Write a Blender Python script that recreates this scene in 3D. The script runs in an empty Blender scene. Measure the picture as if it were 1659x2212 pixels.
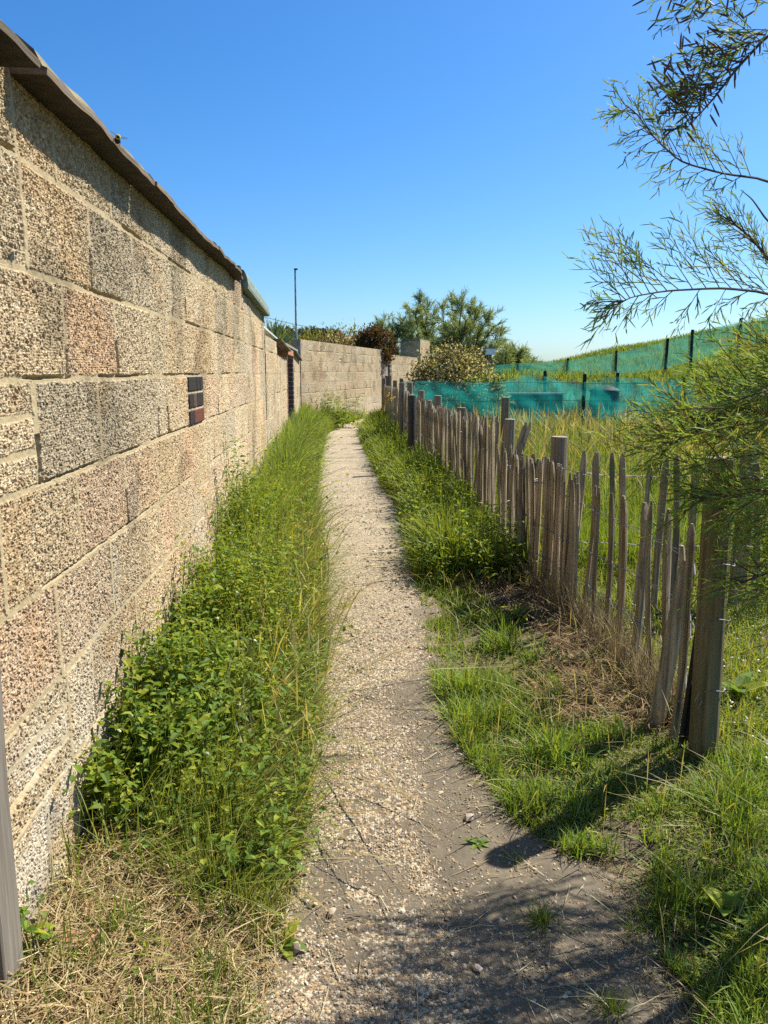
import bpy, math, random
import numpy as np
from mathutils import Vector
random.seed(7)
RNG = np.random.default_rng(11)
R = math.radians
sc = bpy.context.scene
COL = sc.collection

# ------------------------------------------------------------------ camera
H = 1.30
PITCH = R(10.4)
CW, CH, FP = 1659.0, 2212.0, 1662.0
CT, ST = math.cos(PITCH), math.sin(PITCH)
cam_d = bpy.data.cameras.new("camera")
cam = bpy.data.objects.new("camera", cam_d)
COL.objects.link(cam)
cam.location = (0, 0, H)
cam.rotation_euler = (math.pi / 2 - PITCH, 0, 0)
cam_d.sensor_fit = 'HORIZONTAL'
cam_d.sensor_width = 36
cam_d.lens = 36 * FP / CW
cam_d.clip_start = 0.05
cam_d.clip_end = 3000
sc.camera = cam

def ray(u, v):
    a = (u - CW / 2) / FP
    b = (CH / 2 - v) / FP
    return a, CT + b * ST, b * CT - ST
def at_y(u, v, Y):
    a, f, z = ray(u, v)
    return Vector((a / f * Y, Y, H + z / f * Y))
def at_t(u, v, t):
    a, f, z = ray(u, v)
    return Vector((a * t, f * t, H + z * t))
def on_ground(u, v, z0=0.0):
    a, f, z = ray(u, v)
    t = (z0 - H) / z
    return a * t, f * t

# ------------------------------------------------------------------ sun / world
SUN_AZ, SUN_EL = R(54.4), R(48.5)
SUN = Vector((math.sin(SUN_AZ) * math.cos(SUN_EL), math.cos(SUN_AZ) * math.cos(SUN_EL), math.sin(SUN_EL)))
w = bpy.data.worlds.new("World")
sc.world = w
w.use_nodes = True
nt = w.node_tree
bg = nt.nodes["Background"]
sky = nt.nodes.new("ShaderNodeTexSky")
sky.sky_type = 'NISHITA'
sky.sun_disc = False
sky.sun_elevation = SUN_EL
sky.sun_rotation = SUN_AZ
sky.altitude = 0
sky.air_density = 1.0
sky.dust_density = 0.7
sky.ozone_density = 2.6
hsv = nt.nodes.new("ShaderNodeHueSaturation")
hsv.inputs["Saturation"].default_value = 1.17
tint_ = nt.nodes.new("ShaderNodeMix")
tint_.data_type = 'RGBA'; tint_.blend_type = 'MULTIPLY'
tint_.inputs[0].default_value = 1.0
tint_.inputs[7].default_value = (0.67, 0.85, 1.06, 1)
nt.links.new(sky.outputs[0], tint_.inputs[6])
nt.links.new(tint_.outputs[2], hsv.inputs["Color"])
nt.links.new(hsv.outputs[0], bg.inputs[0])
bg.inputs[1].default_value = 0.080
sd = bpy.data.lights.new("sun", 'SUN')
so = bpy.data.objects.new("sun", sd)
COL.objects.link(so)
sd.energy = 5.0
sd.angle = R(0.5)
sd.color = (1.0, 0.955, 0.87)
so.rotation_euler = SUN.to_track_quat('Z', 'Y').to_euler()
so.location = (4, 4, 8)
sc.view_settings.view_transform = 'Standard'
sc.view_settings.look = 'None'
sc.view_settings.exposure = 1.0
sc.view_settings.gamma = 1
c = sc.cycles
c.max_bounces = 7
c.diffuse_bounces = 3
c.glossy_bounces = 2
c.transmission_bounces = 4
c.transparent_max_bounces = 12
c.use_denoising = False
c.caustics_reflective = False
c.caustics_refractive = False

# ------------------------------------------------------------------ materials
def newmat(name):
    m = bpy.data.materials.new(name)
    m.use_nodes = True
    n = m.node_tree.nodes
    l = m.node_tree.links
    return m, n, l, n["Principled BSDF"]

def N(n, t, **kw):
    x = n.new(t)
    for k, v in kw.items():
        setattr(x, k, v)
    return x

def mat_attr(name, rough=0.9, spec=0.15, bump=0, bscale=200, vary=0):
    m, n, l, p = newmat(name)
    a = N(n, "ShaderNodeAttribute", attribute_name="Col")
    l.new(a.outputs["Color"], p.inputs["Base Color"])
    p.inputs["Roughness"].default_value = rough
    p.inputs["Specular IOR Level"].default_value = spec
    if bump:
        tc = N(n, "ShaderNodeTexCoord")
        nz = N(n, "ShaderNodeTexNoise")
        nz.inputs["Scale"].default_value = bscale
        nz.inputs["Detail"].default_value = 6
        l.new(tc.outputs["Object"], nz.inputs["Vector"])
        b = N(n, "ShaderNodeBump")
        b.inputs["Strength"].default_value = bump
        b.inputs["Distance"].default_value = 0.01
        l.new(nz.outputs["Fac"], b.inputs["Height"])
        l.new(b.outputs[0], p.inputs["Normal"])
        if vary:
            mx = N(n, "ShaderNodeMix", data_type='RGBA', blend_type='MULTIPLY')
            mx.inputs[0].default_value = 1
            mr = N(n, "ShaderNodeMapRange")
            mr.inputs[1].default_value = 0.3
            mr.inputs[2].default_value = 0.7
            mr.inputs[3].default_value = 1 - vary
            mr.inputs[4].default_value = 1 + vary
            l.new(nz.outputs["Fac"], mr.inputs[0])
            l.new(a.outputs["Color"], mx.inputs[6])
            l.new(mr.outputs[0], mx.inputs[7])
            l.new(mx.outputs[2], p.inputs["Base Color"])
    return m

def mat_leaf(name, trans=0.42, rough=0.5, spec=0.35, tint=(1.35, 1.2, 0.45)):
    m, n, l, p = newmat(name)
    out = n["Material Output"]
    a = N(n, "ShaderNodeAttribute", attribute_name="Col")
    l.new(a.outputs["Color"], p.inputs["Base Color"])
    p.inputs["Roughness"].default_value = rough
    p.inputs["Specular IOR Level"].default_value = spec
    tr = N(n, "ShaderNodeBsdfTranslucent")
    mu = N(n, "ShaderNodeMix", data_type='RGBA', blend_type='MULTIPLY')
    mu.inputs[0].default_value = 1
    mu.inputs[7].default_value = (*tint, 1)
    l.new(a.outputs["Color"], mu.inputs[6])
    l.new(mu.outputs[2], tr.inputs["Color"])
    mx = N(n, "ShaderNodeMixShader")
    mx.inputs[0].default_value = trans
    l.new(p.outputs[0], mx.inputs[1])
    l.new(tr.outputs[0], mx.inputs[2])
    l.new(mx.outputs[0], out.inputs["Surface"])
    return m

def mat_noise(name, c1, c2, scale=(30, 30, 3), rough=0.85, spec=0.2, bump=0.3, dist=0.01, rand=0.25, detail=6, c3=None, s3=3.0):
    """two-colour noise, stretched by scale, varied per object"""
    m, n, l, p = newmat(name)
    tc = N(n, "ShaderNodeTexCoord")
    mp = N(n, "ShaderNodeMapping")
    mp.inputs["Scale"].default_value = scale
    oi = N(n, "ShaderNodeObjectInfo")
    l.new(tc.outputs["Object"], mp.inputs["Vector"])
    ad = N(n, "ShaderNodeVectorMath", operation='ADD')
    l.new(mp.outputs[0], ad.inputs[0])
    cm = N(n, "ShaderNodeCombineXYZ")
    ml = N(n, "ShaderNodeMath", operation='MULTIPLY')
    ml.inputs[1].default_value = 57.0
    l.new(oi.outputs["Random"], ml.inputs[0])
    l.new(ml.outputs[0], cm.inputs[0]); l.new(ml.outputs[0], cm.inputs[2])
    l.new(cm.outputs[0], ad.inputs[1])
    nz = N(n, "ShaderNodeTexNoise")
    nz.inputs["Scale"].default_value = 1.0
    nz.inputs["Detail"].default_value = detail
    nz.inputs["Roughness"].default_value = 0.65
    l.new(ad.outputs[0], nz.inputs["Vector"])
    cr = N(n, "ShaderNodeValToRGB")
    cr.color_ramp.elements[0].position = 0.33
    cr.color_ramp.elements[1].position = 0.68
    cr.color_ramp.elements[0].color = (*c1, 1)
    cr.color_ramp.elements[1].color = (*c2, 1)
    l.new(nz.outputs["Fac"], cr.inputs[0])
    src = cr.outputs[0]
    if c3 is not None:
        n3 = N(n, "ShaderNodeTexNoise")
        n3.inputs["Scale"].default_value = s3
        n3.inputs["Detail"].default_value = 4
        l.new(tc.outputs["Object"], n3.inputs["Vector"])
        r3 = N(n, "ShaderNodeMapRange")
        r3.inputs[1].default_value = 0.48; r3.inputs[2].default_value = 0.66
        r3.inputs[3].default_value = 0; r3.inputs[4].default_value = 0.8
        l.new(n3.outputs["Fac"], r3.inputs[0])
        m3 = N(n, "ShaderNodeMix", data_type='RGBA')
        l.new(r3.outputs[0], m3.inputs[0])
        l.new(src, m3.inputs[6])
        m3.inputs[7].default_value = (*c3, 1)
        src = m3.outputs[2]
    mr = N(n, "ShaderNodeMapRange")
    mr.inputs[3].default_value = 1 - rand
    mr.inputs[4].default_value = 1 + rand
    l.new(oi.outputs["Random"], mr.inputs[0])
    mx = N(n, "ShaderNodeMix", data_type='RGBA', blend_type='MULTIPLY')
    mx.inputs[0].default_value = 1
    l.new(src, mx.inputs[6]); l.new(mr.outputs[0], mx.inputs[7])
    l.new(mx.outputs[2], p.inputs["Base Color"])
    p.inputs["Roughness"].default_value = rough
    p.inputs["Specular IOR Level"].default_value = spec
    if bump:
        b = N(n, "ShaderNodeBump")
        b.inputs["Strength"].default_value = bump
        b.inputs["Distance"].default_value = dist
        l.new(nz.outputs["Fac"], b.inputs["Height"])
        l.new(b.outputs[0], p.inputs["Normal"])
    return m

M = {}
M['wall'] = mat_attr('exposed_aggregate_block', 0.95, 0.1, bump=0.25, bscale=420, vary=0.12)
M['stone'] = mat_attr('gravel_stone', 0.8, 0.25, bump=0.15, bscale=300, vary=0.15)
M['soil'] = mat_attr('trodden_soil', 0.97, 0.08, bump=0.6, bscale=130, vary=0.25)
M['grass'] = mat_leaf('grass_blade', 0.40, 0.55, 0.18)
M['leaf'] = mat_leaf('weed_leaf', 0.45, 0.55, 0.14)
M['straw'] = mat_leaf('dry_straw', 0.2, 0.7, 0.1, (1, 1, 0.9))
M['needle'] = mat_leaf('tamarisk_needle', 0.42, 0.55, 0.12, (1.15, 1.15, 0.6))
M['bark'] = mat_noise('bark', (0.05, 0.035, 0.025), (0.13, 0.10, 0.075), (40, 40, 8))
M['twig'] = mat_noise('reddish_twig', (0.09, 0.035, 0.02), (0.16, 0.07, 0.04), (40, 40, 8))
M['paling'] = mat_noise('weathered_paling', (0.165, 0.12, 0.072), (0.52, 0.405, 0.265), (75, 75, 2.6), 0.85, 0.15, 0.75, 0.012, 0.33, c3=(0.19, 0.155, 0.09), s3=5)
M['post'] = mat_noise('weathered_post', (0.14, 0.108, 0.07), (0.36, 0.285, 0.20), (60, 60, 2.2), 0.85, 0.15, 0.6, 0.01, 0.18)
M['greenpost'] = mat_noise('mossy_post', (0.10, 0.082, 0.042), (0.27, 0.21, 0.115), (60, 60, 2.0), 0.85, 0.15, 0.6, 0.01, 0.1, c3=(0.10, 0.11, 0.04), s3=4)
M['darkpost'] = mat_noise('dark_post', (0.012, 0.013, 0.012), (0.05, 0.045, 0.04), (50, 50, 3))
M['charpost'] = mat_noise('tarred_post', (0.030, 0.026, 0.022), (0.10, 0.088, 0.075), (50, 50, 3))
M['endgrain'] = mat_noise('end_grain', (0.22, 0.17, 0.11), (0.42, 0.35, 0.26), (60, 60, 60), 0.9, 0.1, 0.3)
M['greywood'] = mat_noise('grey_timber', (0.115, 0.098, 0.078), (0.27, 0.235, 0.185), (70, 70, 2), 0.8, 0.2, 0.4, 0.006)
M['felt'] = mat_noise('roofing_felt', (0.060, 0.050, 0.045), (0.155, 0.128, 0.108), (26, 26, 26), 0.9, 0.2, 0.5, 0.01, 0.05, c3=(0.30, 0.25, 0.10), s3=9)
M['edge'] = mat_noise('drip_board', (0.11, 0.083, 0.055), (0.26, 0.195, 0.125), (14, 3, 60), 0.85, 0.2, 0.4)
M['shadefelt'] = mat_noise('shade_dark_underside', (0.03, 0.026, 0.022), (0.07, 0.058, 0.046), (26, 26, 26), 0.9, 0.15, 0.3)  # underside of the roof edge, its shade put into the dark colour
M['greenfelt'] = mat_noise('green_mineral_felt', (0.09, 0.115, 0.095), (0.20, 0.235, 0.19), (30, 12, 30), 0.95, 0.1, 0.4)
M['palesheet'] = mat_noise('pale_roof_sheet', (0.45, 0.5, 0.48), (0.62, 0.66, 0.64), (12, 12, 12), 0.6, 0.3, 0.1)
M['concrete'] = mat_noise('lichen_concrete', (0.16, 0.16, 0.13), (0.36, 0.35, 0.30), (25, 25, 25), 0.95, 0.1, 0.4)
M['brick'] = mat_attr('clay_brick', 0.95, 0.05, bump=0.3, bscale=90, vary=0.3)
M['wire'] = mat_noise('galvanised_wire', (0.18, 0.175, 0.17), (0.34, 0.33, 0.32), (90, 90, 90), 0.55, 0.5, 0)
M['wire'].node_tree.nodes['Principled BSDF'].inputs['Metallic'].default_value = 0.7
M['pole'] = mat_noise('flaking_painted_pole', (0.05, 0.06, 0.07), (0.42, 0.46, 0.5), (30, 30, 14), 0.6, 0.3, 0.2)
M['plastic'] = mat_noise('green_plastic', (0.010, 0.045, 0.030), (0.018, 0.065, 0.045), (6, 6, 6), 0.65, 0.2, 0)
M['white'] = mat_noise('white_board', (0.62, 0.64, 0.66), (0.78, 0.79, 0.80), (8, 8, 8), 0.6, 0.3, 0)
M['black'] = mat_noise('black_fur', (0.006, 0.006, 0.006), (0.02, 0.018, 0.016), (300, 300, 300), 0.8, 0.2, 0.5, 0.002)
M['yellowfur'] = mat_noise('yellow_fur', (0.35, 0.25, 0.02), (0.55, 0.4, 0.05), (300, 300, 300), 0.8, 0.2, 0.3, 0.002)
M['whitefur'] = mat_noise('white_fur', (0.5, 0.48, 0.42), (0.75, 0.72, 0.66), (300, 300, 300), 0.8, 0.2, 0.3, 0.002)
M['tile'] = mat_noise('terracotta', (0.30, 0.12, 0.06), (0.50, 0.25, 0.15), (20, 20, 20), 0.85, 0.15, 0.3)
M['flint'] = mat_noise('large_pebble', (0.30, 0.22, 0.14), (0.55, 0.44, 0.32), (40, 40, 40), 0.7, 0.3, 0.2)

def netting_mat(name, colr, fac):
    m, n, l, p = newmat(name)
    out = n["Material Output"]
    p.inputs["Base Color"].default_value = (*colr, 1)
    p.inputs["Roughness"].default_value = 0.6
    tl = N(n, "ShaderNodeBsdfTranslucent")
    tl.inputs["Color"].default_value = (*[min(1, x * 1.5) for x in colr], 1)
    ms = N(n, "ShaderNodeMixShader"); ms.inputs[0].default_value = 0.55
    l.new(p.outputs[0], ms.inputs[1]); l.new(tl.outputs[0], ms.inputs[2])
    tp = N(n, "ShaderNodeBsdfTransparent")
    tp.inputs["Color"].default_value = (1, 1, 1, 1)
    tc = N(n, "ShaderNodeTexCoord")
    mp = N(n, "ShaderNodeMapping"); mp.inputs["Scale"].default_value = (0.8, 0.8, 3)
    nz = N(n, "ShaderNodeTexNoise"); nz.inputs["Scale"].default_value = 2.2; nz.inputs["Detail"].default_value = 5
    l.new(tc.outputs["Object"], mp.inputs[0]); l.new(mp.outputs[0], nz.inputs["Vector"])
    mr = N(n, "ShaderNodeMapRange")
    mr.inputs[1].default_value = 0.3; mr.inputs[2].default_value = 0.7
    mr.inputs[3].default_value = fac - 0.16; mr.inputs[4].default_value = fac + 0.16
    l.new(nz.outputs["Fac"], mr.inputs[0])
    mx = N(n, "ShaderNodeMixShader")
    l.new(mr.outputs[0], mx.inputs[0])
    l.new(tp.outputs[0], mx.inputs[1]); l.new(ms.outputs[0], mx.inputs[2])
    l.new(mx.outputs[0], out.inputs["Surface"])
    return m
M['net_teal'] = netting_mat('teal_netting', (0.014, 0.25, 0.215), 0.45)
M['net_green'] = netting_mat('green_netting', (0.045, 0.29, 0.215), 0.50)
def wing_mat():
    m, n, l, p = newmat('insect_wing')
    p.inputs["Base Color"].default_value = (0.35, 0.33, 0.32, 1)
    p.inputs["Roughness"].default_value = 0.3
    p.inputs["Alpha"].default_value = 0.6
    return m
M['wing'] = wing_mat()

# ------------------------------------------------------------------ mesh helpers
class Acc:
    def __init__(self):
        self.V = []; self.F = []; self.C = []; self.MI = []; self.n = 0
    def add(self, v, f, col=(0.5, 0.5, 0.5), mi=0):
        v = np.asarray(v, float).reshape(-1, 3)
        fs = f if isinstance(f, list) and len(f) and isinstance(f[0], np.ndarray) else [np.asarray(f)]
        for x in fs:
            x = np.asarray(x, np.int64)
            self.F.append(x + self.n); self.MI.append(mi)
        cc = np.asarray(col, float)
        if cc.ndim == 1:
            cc = np.tile(cc[:3], (len(v), 1))
        self.V.append(v); self.C.append(cc[:, :3]); self.n += len(v)
        return self
    def build(self, name, mats, parent=None, smooth=False, loc=None, link=True):
        V = np.concatenate(self.V); C = np.concatenate(self.C)
        if loc is not None:
            V = V - np.asarray(loc, float)
        me = bpy.data.meshes.new(name)
        lt = np.concatenate([np.full(len(f), f.shape[1]) for f in self.F])
        lv = np.concatenate([f.ravel() for f in self.F])
        mi = np.concatenate([np.full(len(f), k) for f, k in zip(self.F, self.MI)])
        me.vertices.add(len(V)); me.vertices.foreach_set("co", V.astype(np.float32).ravel())
        me.loops.add(len(lv)); me.loops.foreach_set("vertex_index", lv.astype(np.int32))
        me.polygons.add(len(lt))
        st = np.concatenate([[0], np.cumsum(lt)[:-1]])
        me.polygons.foreach_set("loop_start", st.astype(np.int32))
        me.polygons.foreach_set("loop_total", lt.astype(np.int32))
        me.polygons.foreach_set("material_index", mi.astype(np.int32))
        me.polygons.foreach_set("use_smooth", np.full(len(lt), bool(smooth)))
        me.update(calc_edges=True)
        at = me.color_attributes.new("Col", 'FLOAT_COLOR', 'POINT')
        at.data.foreach_set("color", np.concatenate([C, np.ones((len(C), 1))], 1).astype(np.float32).ravel())
        if not isinstance(mats, (list, tuple)):
            mats = [mats]
        for m in mats:
            me.materials.append(m)
        o = bpy.data.objects.new(name, me)
        if link:
            COL.objects.link(o)
        if loc is not None:
            o.location = loc
        if parent is not None:
            o.parent = parent
            if loc is None:
                o.location = (-parent.location[0], -parent.location[1], -parent.location[2])
            else:
                o.location = Vector(loc) - parent.location
        return o

def tag(o, label=None, cat=None, group=None, kind=None):
    if label: o["label"] = label
    if cat: o["category"] = cat
    if group: o["group"] = group
    if kind: o["kind"] = kind
    return o

def thing(name, label, cat, loc=(0, 0, 0), group=None):
    o = bpy.data.objects.new(name, None)
    o.empty_display_size = 0.1
    COL.objects.link(o)
    o.location = loc
    return tag(o, label, cat, group)

def norm(a):
    return a / np.maximum(np.linalg.norm(a, axis=-1, keepdims=True), 1e-9)

def ribbons(acc, p0, d, bend, L, W, side, c0, c1=None, prof=(1.0, 0.85, 0.55), tv=(0, 0.4, 0.75), mi=0):
    """N curved tapering blades"""
    p0 = np.asarray(p0, float); n = len(p0)
    if n == 0: return
    L = np.broadcast_to(np.asarray(L, float), (n,))[:, None]
    W = np.broadcast_to(np.asarray(W, float), (n,))[:, None]
    c0 = np.broadcast_to(np.asarray(c0, float), (n, 3))
    c1 = c0 if c1 is None else np.broadcast_to(np.asarray(c1, float), (n, 3))
    k = len(tv)
    vs = np.zeros((n, 2 * k + 1, 3)); cs = np.zeros((n, 2 * k + 1, 3))
    for i, (t, pw) in enumerate(zip(tv, prof)):
        p = p0 + d * L * t + bend * L * t * t
        vs[:, 2 * i] = p - side * W * pw * 0.5
        vs[:, 2 * i + 1] = p + side * W * pw * 0.5
        cs[:, 2 * i] = cs[:, 2 * i + 1] = c0 + (c1 - c0) * t
    vs[:, 2 * k] = p0 + d * L + bend * L
    cs[:, 2 * k] = c1
    b = (np.arange(n) * (2 * k + 1))[:, None]
    q = []
    for i in range(k - 1):
        q.append(b + np.array([2 * i, 2 * i + 1, 2 * i + 3, 2 * i + 2]))
    tri = b + np.array([2 * k - 2, 2 * k - 1, 2 * k])
    acc.add(vs.reshape(-1, 3), [np.concatenate(q), tri], cs.reshape(-1, 3), mi)

def leaves(acc, p, d, nrm, L, W, colr, fold=0.25, droop=0.25, mi=0):
    p = np.asarray(p, float); n = len(p)
    if n == 0: return
    d = norm(d); s = norm(np.cross(d, nrm)); up = np.cross(s, d)
    L = np.broadcast_to(np.asarray(L, float), (n,))[:, None]
    W = np.broadcast_to(np.asarray(W, float), (n,))[:, None]
    v = np.zeros((n, 8, 3))
    v[:, 0] = p
    v[:, 1] = p + d * L * 0.33
    v[:, 2] = p + d * L * 0.7 - up * L * droop * 0.3
    v[:, 3] = p + d * L * 0.98 - up * L * droop
    for j, sg in ((4, -1), (6, 1)):
        v[:, j] = p + d * L * 0.25 + sg * s * W * 0.5 + up * W * fold
        v[:, j + 1] = p + d * L * 0.65 + sg * s * W * 0.36 + up * W * fold * 0.6 - up * L * droop * 0.3
    b = (np.arange(n) * 8)[:, None]
    f = np.concatenate([b + np.array(x) for x in ((0, 1, 4), (4, 1, 5), (1, 2, 5), (5, 2, 3), (0, 6, 1), (6, 7, 1), (1, 7, 2), (7, 3, 2))])
    colr = np.broadcast_to(np.asarray(colr, float), (n, 3))
    acc.add(v.reshape(-1, 3), f, np.repeat(colr, 8, 0), mi)

def tube(acc, pts, rad, sides=6, colr=(0.5, 0.5, 0.5), mi=0, cap=True, phase=0.0):
    pts = np.asarray([tuple(p) for p in pts], float); k = len(pts)
    rad = np.broadcast_to(np.asarray(rad, float), (k,))
    tg = np.gradient(pts, axis=0); tg = norm(tg)
    ref = np.array([0, 0, 1.0]) if abs(tg[0, 2]) < 0.9 else np.array([1.0, 0, 0])
    a = norm(np.cross(tg, ref)); b = np.cross(tg, a)
    an = np.arange(sides) * 2 * np.pi / sides + phase
    v = pts[:, None] + rad[:, None, None] * (a[:, None] * np.cos(an)[None, :, None] + b[:, None] * np.sin(an)[None, :, None])
    f = []
    for i in range(k - 1):
        for j in range(sides):
            j2 = (j + 1) % sides
            f.append((i * sides + j, i * sides + j2, (i + 1) * sides + j2, (i + 1) * sides + j))
    fs = [np.array(f)]
    if cap:
        fs.append(np.array([list(range(sides))[::-1]])); fs.append(np.array([[(k - 1) * sides + j for j in range(sides)]]))
    acc.add(v.reshape(-1, 3), fs, colr, mi)

def box(acc, lo, hi, colr=(0.5, 0.5, 0.5), mi=0, xf=None):
    x0, y0, z0 = lo; x1, y1, z1 = hi
    v = np.array([(x, y, z) for z in (z0, z1) for y in (y0, y1) for x in (x0, x1)], float)
    if xf is not None: v = xf(v)
    acc.add(v, np.array([(0, 2, 3, 1), (4, 5, 7, 6), (0, 1, 5, 4), (2, 6, 7, 3), (0, 4, 6, 2), (1, 3, 7, 5)]), colr, mi)

# ---- noise
def hash2(i, j, s=0):
    h = (i.astype(np.int64) * 374761393 + j.astype(np.int64) * 668265263 + s * 974634541) & 0xFFFFFFFF
    h = ((h ^ (h >> 13)) * 1274126177) & 0xFFFFFFFF
    h = ((h ^ (h >> 16)) * 2246822519) & 0xFFFFFFFF
    return ((h ^ (h >> 15)) & 0xFFFFFF) / float(0x1000000)
def vnoise(x, y, sc_=1.0, s=0):
    x = np.asarray(x, float) / sc_; y = np.asarray(y, float) / sc_
    i = np.floor(x); j = np.floor(y); fx = x - i; fy = y - j
    fx = fx * fx * (3 - 2 * fx); fy = fy * fy * (3 - 2 * fy)
    a = hash2(i, j, s); b = hash2(i + 1, j, s); c_ = hash2(i, j + 1, s); d = hash2(i + 1, j + 1, s)
    return (a * (1 - fx) + b * fx) * (1 - fy) + (c_ * (1 - fx) + d * fx) * fy
def fbm(x, y, sc_=1.0, s=0, o=4):
    r = 0; a = 0.5; t = 0
    for k in range(o):
        r = r + a * vnoise(x, y, sc_ / 2 ** k, s + k); t += a; a *= 0.5
    return r / t
def worley(x, y, cell, s=0):
    x = x / cell; y = y / cell
    i = np.floor(x); j = np.floor(y)
    f1 = np.full(x.shape, 9.0); f2 = np.full(x.shape, 9.0); idr = np.zeros(x.shape)
    for di in (-1, 0, 1):
        for dj in (-1, 0, 1):
            a = i + di; b = j + dj
            px = a + 0.15 + 0.7 * hash2(a, b, s); py = b + 0.15 + 0.7 * hash2(a, b, s + 5)
            d = np.hypot(px - x, py - y)
            r = hash2(a, b, s + 9)
            c1 = d < f1
            f2 = np.where(c1, f1, np.minimum(f2, d))
            idr = np.where(c1, r, idr)
            f1 = np.where(c1, d, f1)
    return f1, f2, idr
def sstep(t):
    t = np.clip(t, 0, 1); return t * t * (3 - 2 * t)

# ------------------------------------------------------------------ layout curves
def wall_x(y):
    y = np.asarray(y, float)
    return np.where(y < 16.4, -0.642 - 0.0675 * y, -1.749 + 0.237 * (y - 16.4))
pe = [(2212, 545, 1440), (2000, 612, 1385), (1900, 635, 1325), (1845, 646, 1215), (1790, 655, 1125), (1700, 675, 1060), (1600, 688, 985), (1500, 700, 945), (1400, 706, 925),
      (1300, 702, 912), (1200, 694, 888), (1150, 686, 876), (1100, 680, 862), (1050, 683, 828), (1000, 690, 803), (960, 698, 782),
      (940, 706, 776), (925, 728, 778), (912, 760, 792)]
_yl = np.array([on_ground(l, v)[1] for v, l, r in pe]); _xl = np.array([on_ground(l, v)[0] for v, l, r in pe]); _xr = np.array([on_ground(r, v)[0] for v, l, r in pe])
_yl = np.concatenate([[-6], _yl, [27.0]]); _xl = np.concatenate([[_xl[0] - 0.1], _xl, [0.55]]); _xr = np.concatenate([[_xr[0] + 0.2], _xr, [1.0]])
def path_l(y): return np.interp(y, _yl, _xl)
def path_r(y): return np.interp(y, _yl, _xr)
fl = np.array([(1.06, 2.40), (1.09, 3.0), (1.04, 3.5), (0.94, 4.2), (0.85, 5.0), (0.80, 6.0), (0.735, 7.4), (0.62, 9.1), (0.50, 10.9), (0.36, 13.5), (0.18, 16.5), (0.0, 19.8)])
def fence_x(y): return np.interp(y, fl[:, 1], fl[:, 0])

def zg(x, y):
    x = np.asarray(x, float); y = np.asarray(y, float)
    xl = path_l(y); xw = wall_x(y); xr = path_r(y)
    bank = 0.13 * sstep((xl - 0.02 - x) / np.maximum(0.15, (xl - xw) * 0.9)) * sstep((30 - y) / 6)
    rv = 0.035 * sstep((x - xr) / 0.35) * sstep((30 - y) / 6)
    und = 0.03 * (fbm(x, y, 0.7, 3, 3) - 0.5) * sstep(np.where(x < xl, (xl - x) / 0.2, (x - xr) / 0.2))
    tramp = 0.012 * (fbm(x, y, 0.35, 8, 3) - 0.5)
    return bank + rv + und + tramp
def zhill(x, y):
    x = np.asarray(x, float); y = np.asarray(y, float)
    b = 1.05 * sstep((y - 17.5) / 6.0) * sstep((x - 1.2) / 2.6)
    r = np.clip((x - 4.5) / 6, 0, None)
    fall = 1 - sstep((y - 40) / 22)
    b = b + 0.50 * r * sstep((y - 17.0) / 9) * 0.55 * fall
    c2 = np.clip((x - 6.5) * 0.150, 0, 4) * sstep((y - 25) / 14) * fall
    bump_ = (fbm(x, y, 4.0, 31, 3) - 0.5) * 0.5 * sstep((y - 19) / 8)
    return -0.25 + b + c2 + bump_ + 0.25 * sstep((y - 17) / 3) * sstep((x - 1.2) / 2.6)
def zsurf(x, y):
    return np.maximum(zg(x, y), zhill(x, y))

# ------------------------------------------------------------------ ground sheet
def axis(lo, hi, d0, dens_lo, dens_hi, grow=1.09):
    a = list(np.arange(dens_lo, dens_hi + 1e-6, d0))
    s = d0
    while a[-1] < hi:
        s *= grow; a.append(a[-1] + s)
    s = d0; pre = []
    q = dens_lo
    while q > lo:
        s *= grow; q -= s; pre.append(q)
    return np.array(pre[::-1] + a)
def grid_faces(nx, ny):
    i = np.arange(nx - 1); j = np.arange(ny - 1)
    I, J = np.meshgrid(i, j, indexing='ij')
    a = (I * ny + J).ravel()
    return np.stack([a, a + ny, a + ny + 1, a + 1], 1)

gx = axis(-700, 900, 0.03, -1.6, 1.8, 1.08)
gy = axis(-60, 1500, 0.03, 0.6, 5.0, 1.03)
X, Y = np.meshgrid(gx, gy, indexing='ij')
Z = zg(X, Y)
n1 = fbm(X, Y, 0.25, 40, 4)[..., None]; n2 = fbm(X, Y, 1.4, 45, 3)[..., None]
soil = np.array([0.085, 0.068, 0.05]); thatch = np.array([0.17, 0.135, 0.075]); greenb = np.array([0.075, 0.085, 0.03])
gcol = soil + (thatch - soil) * sstep((n1 - 0.4) / 0.3)
gcol = gcol + (greenb - gcol) * sstep((n2 - 0.45) / 0.2) * 0.6
far = sstep((np.hypot(X, Y) - 5) / 10)[..., None]
gcol = gcol * (1 - far) + far * (greenb * 1.1 + 0.03 * n1)
g = Acc(); g.add(np.stack([X, Y, Z], -1).reshape(-1, 3), grid_faces(len(gx), len(gy)), gcol.reshape(-1, 3))
tag(g.build("ground", M['soil'], smooth=True), "uneven grassy ground either side of the footpath", "ground", kind="structure")

hx = axis(1.0, 120, 0.25, 1.2, 22, 1.08); hy = axis(16.5, 260, 0.25, 16.8, 44, 1.07)
X, Y = np.meshgrid(hx, hy, indexing='ij')
Z = zhill(X, Y)
n1 = fbm(X, Y, 1.5, 50, 4)[..., None]
hc = np.array([0.075, 0.10, 0.03]) * (0.7 + 0.6 * n1) + np.array([0.05, 0.035, 0.01]) * sstep((n1 - 0.5) / 0.2)
g = Acc(); g.add(np.stack([X, Y, Z], -1).reshape(-1, 3), grid_faces(len(hx), len(hy)), hc.reshape(-1, 3))
tag(g.build("hill", M['soil'], smooth=True), "low grassy bank rising to the right behind the green netting", "hill", kind="structure")

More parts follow.
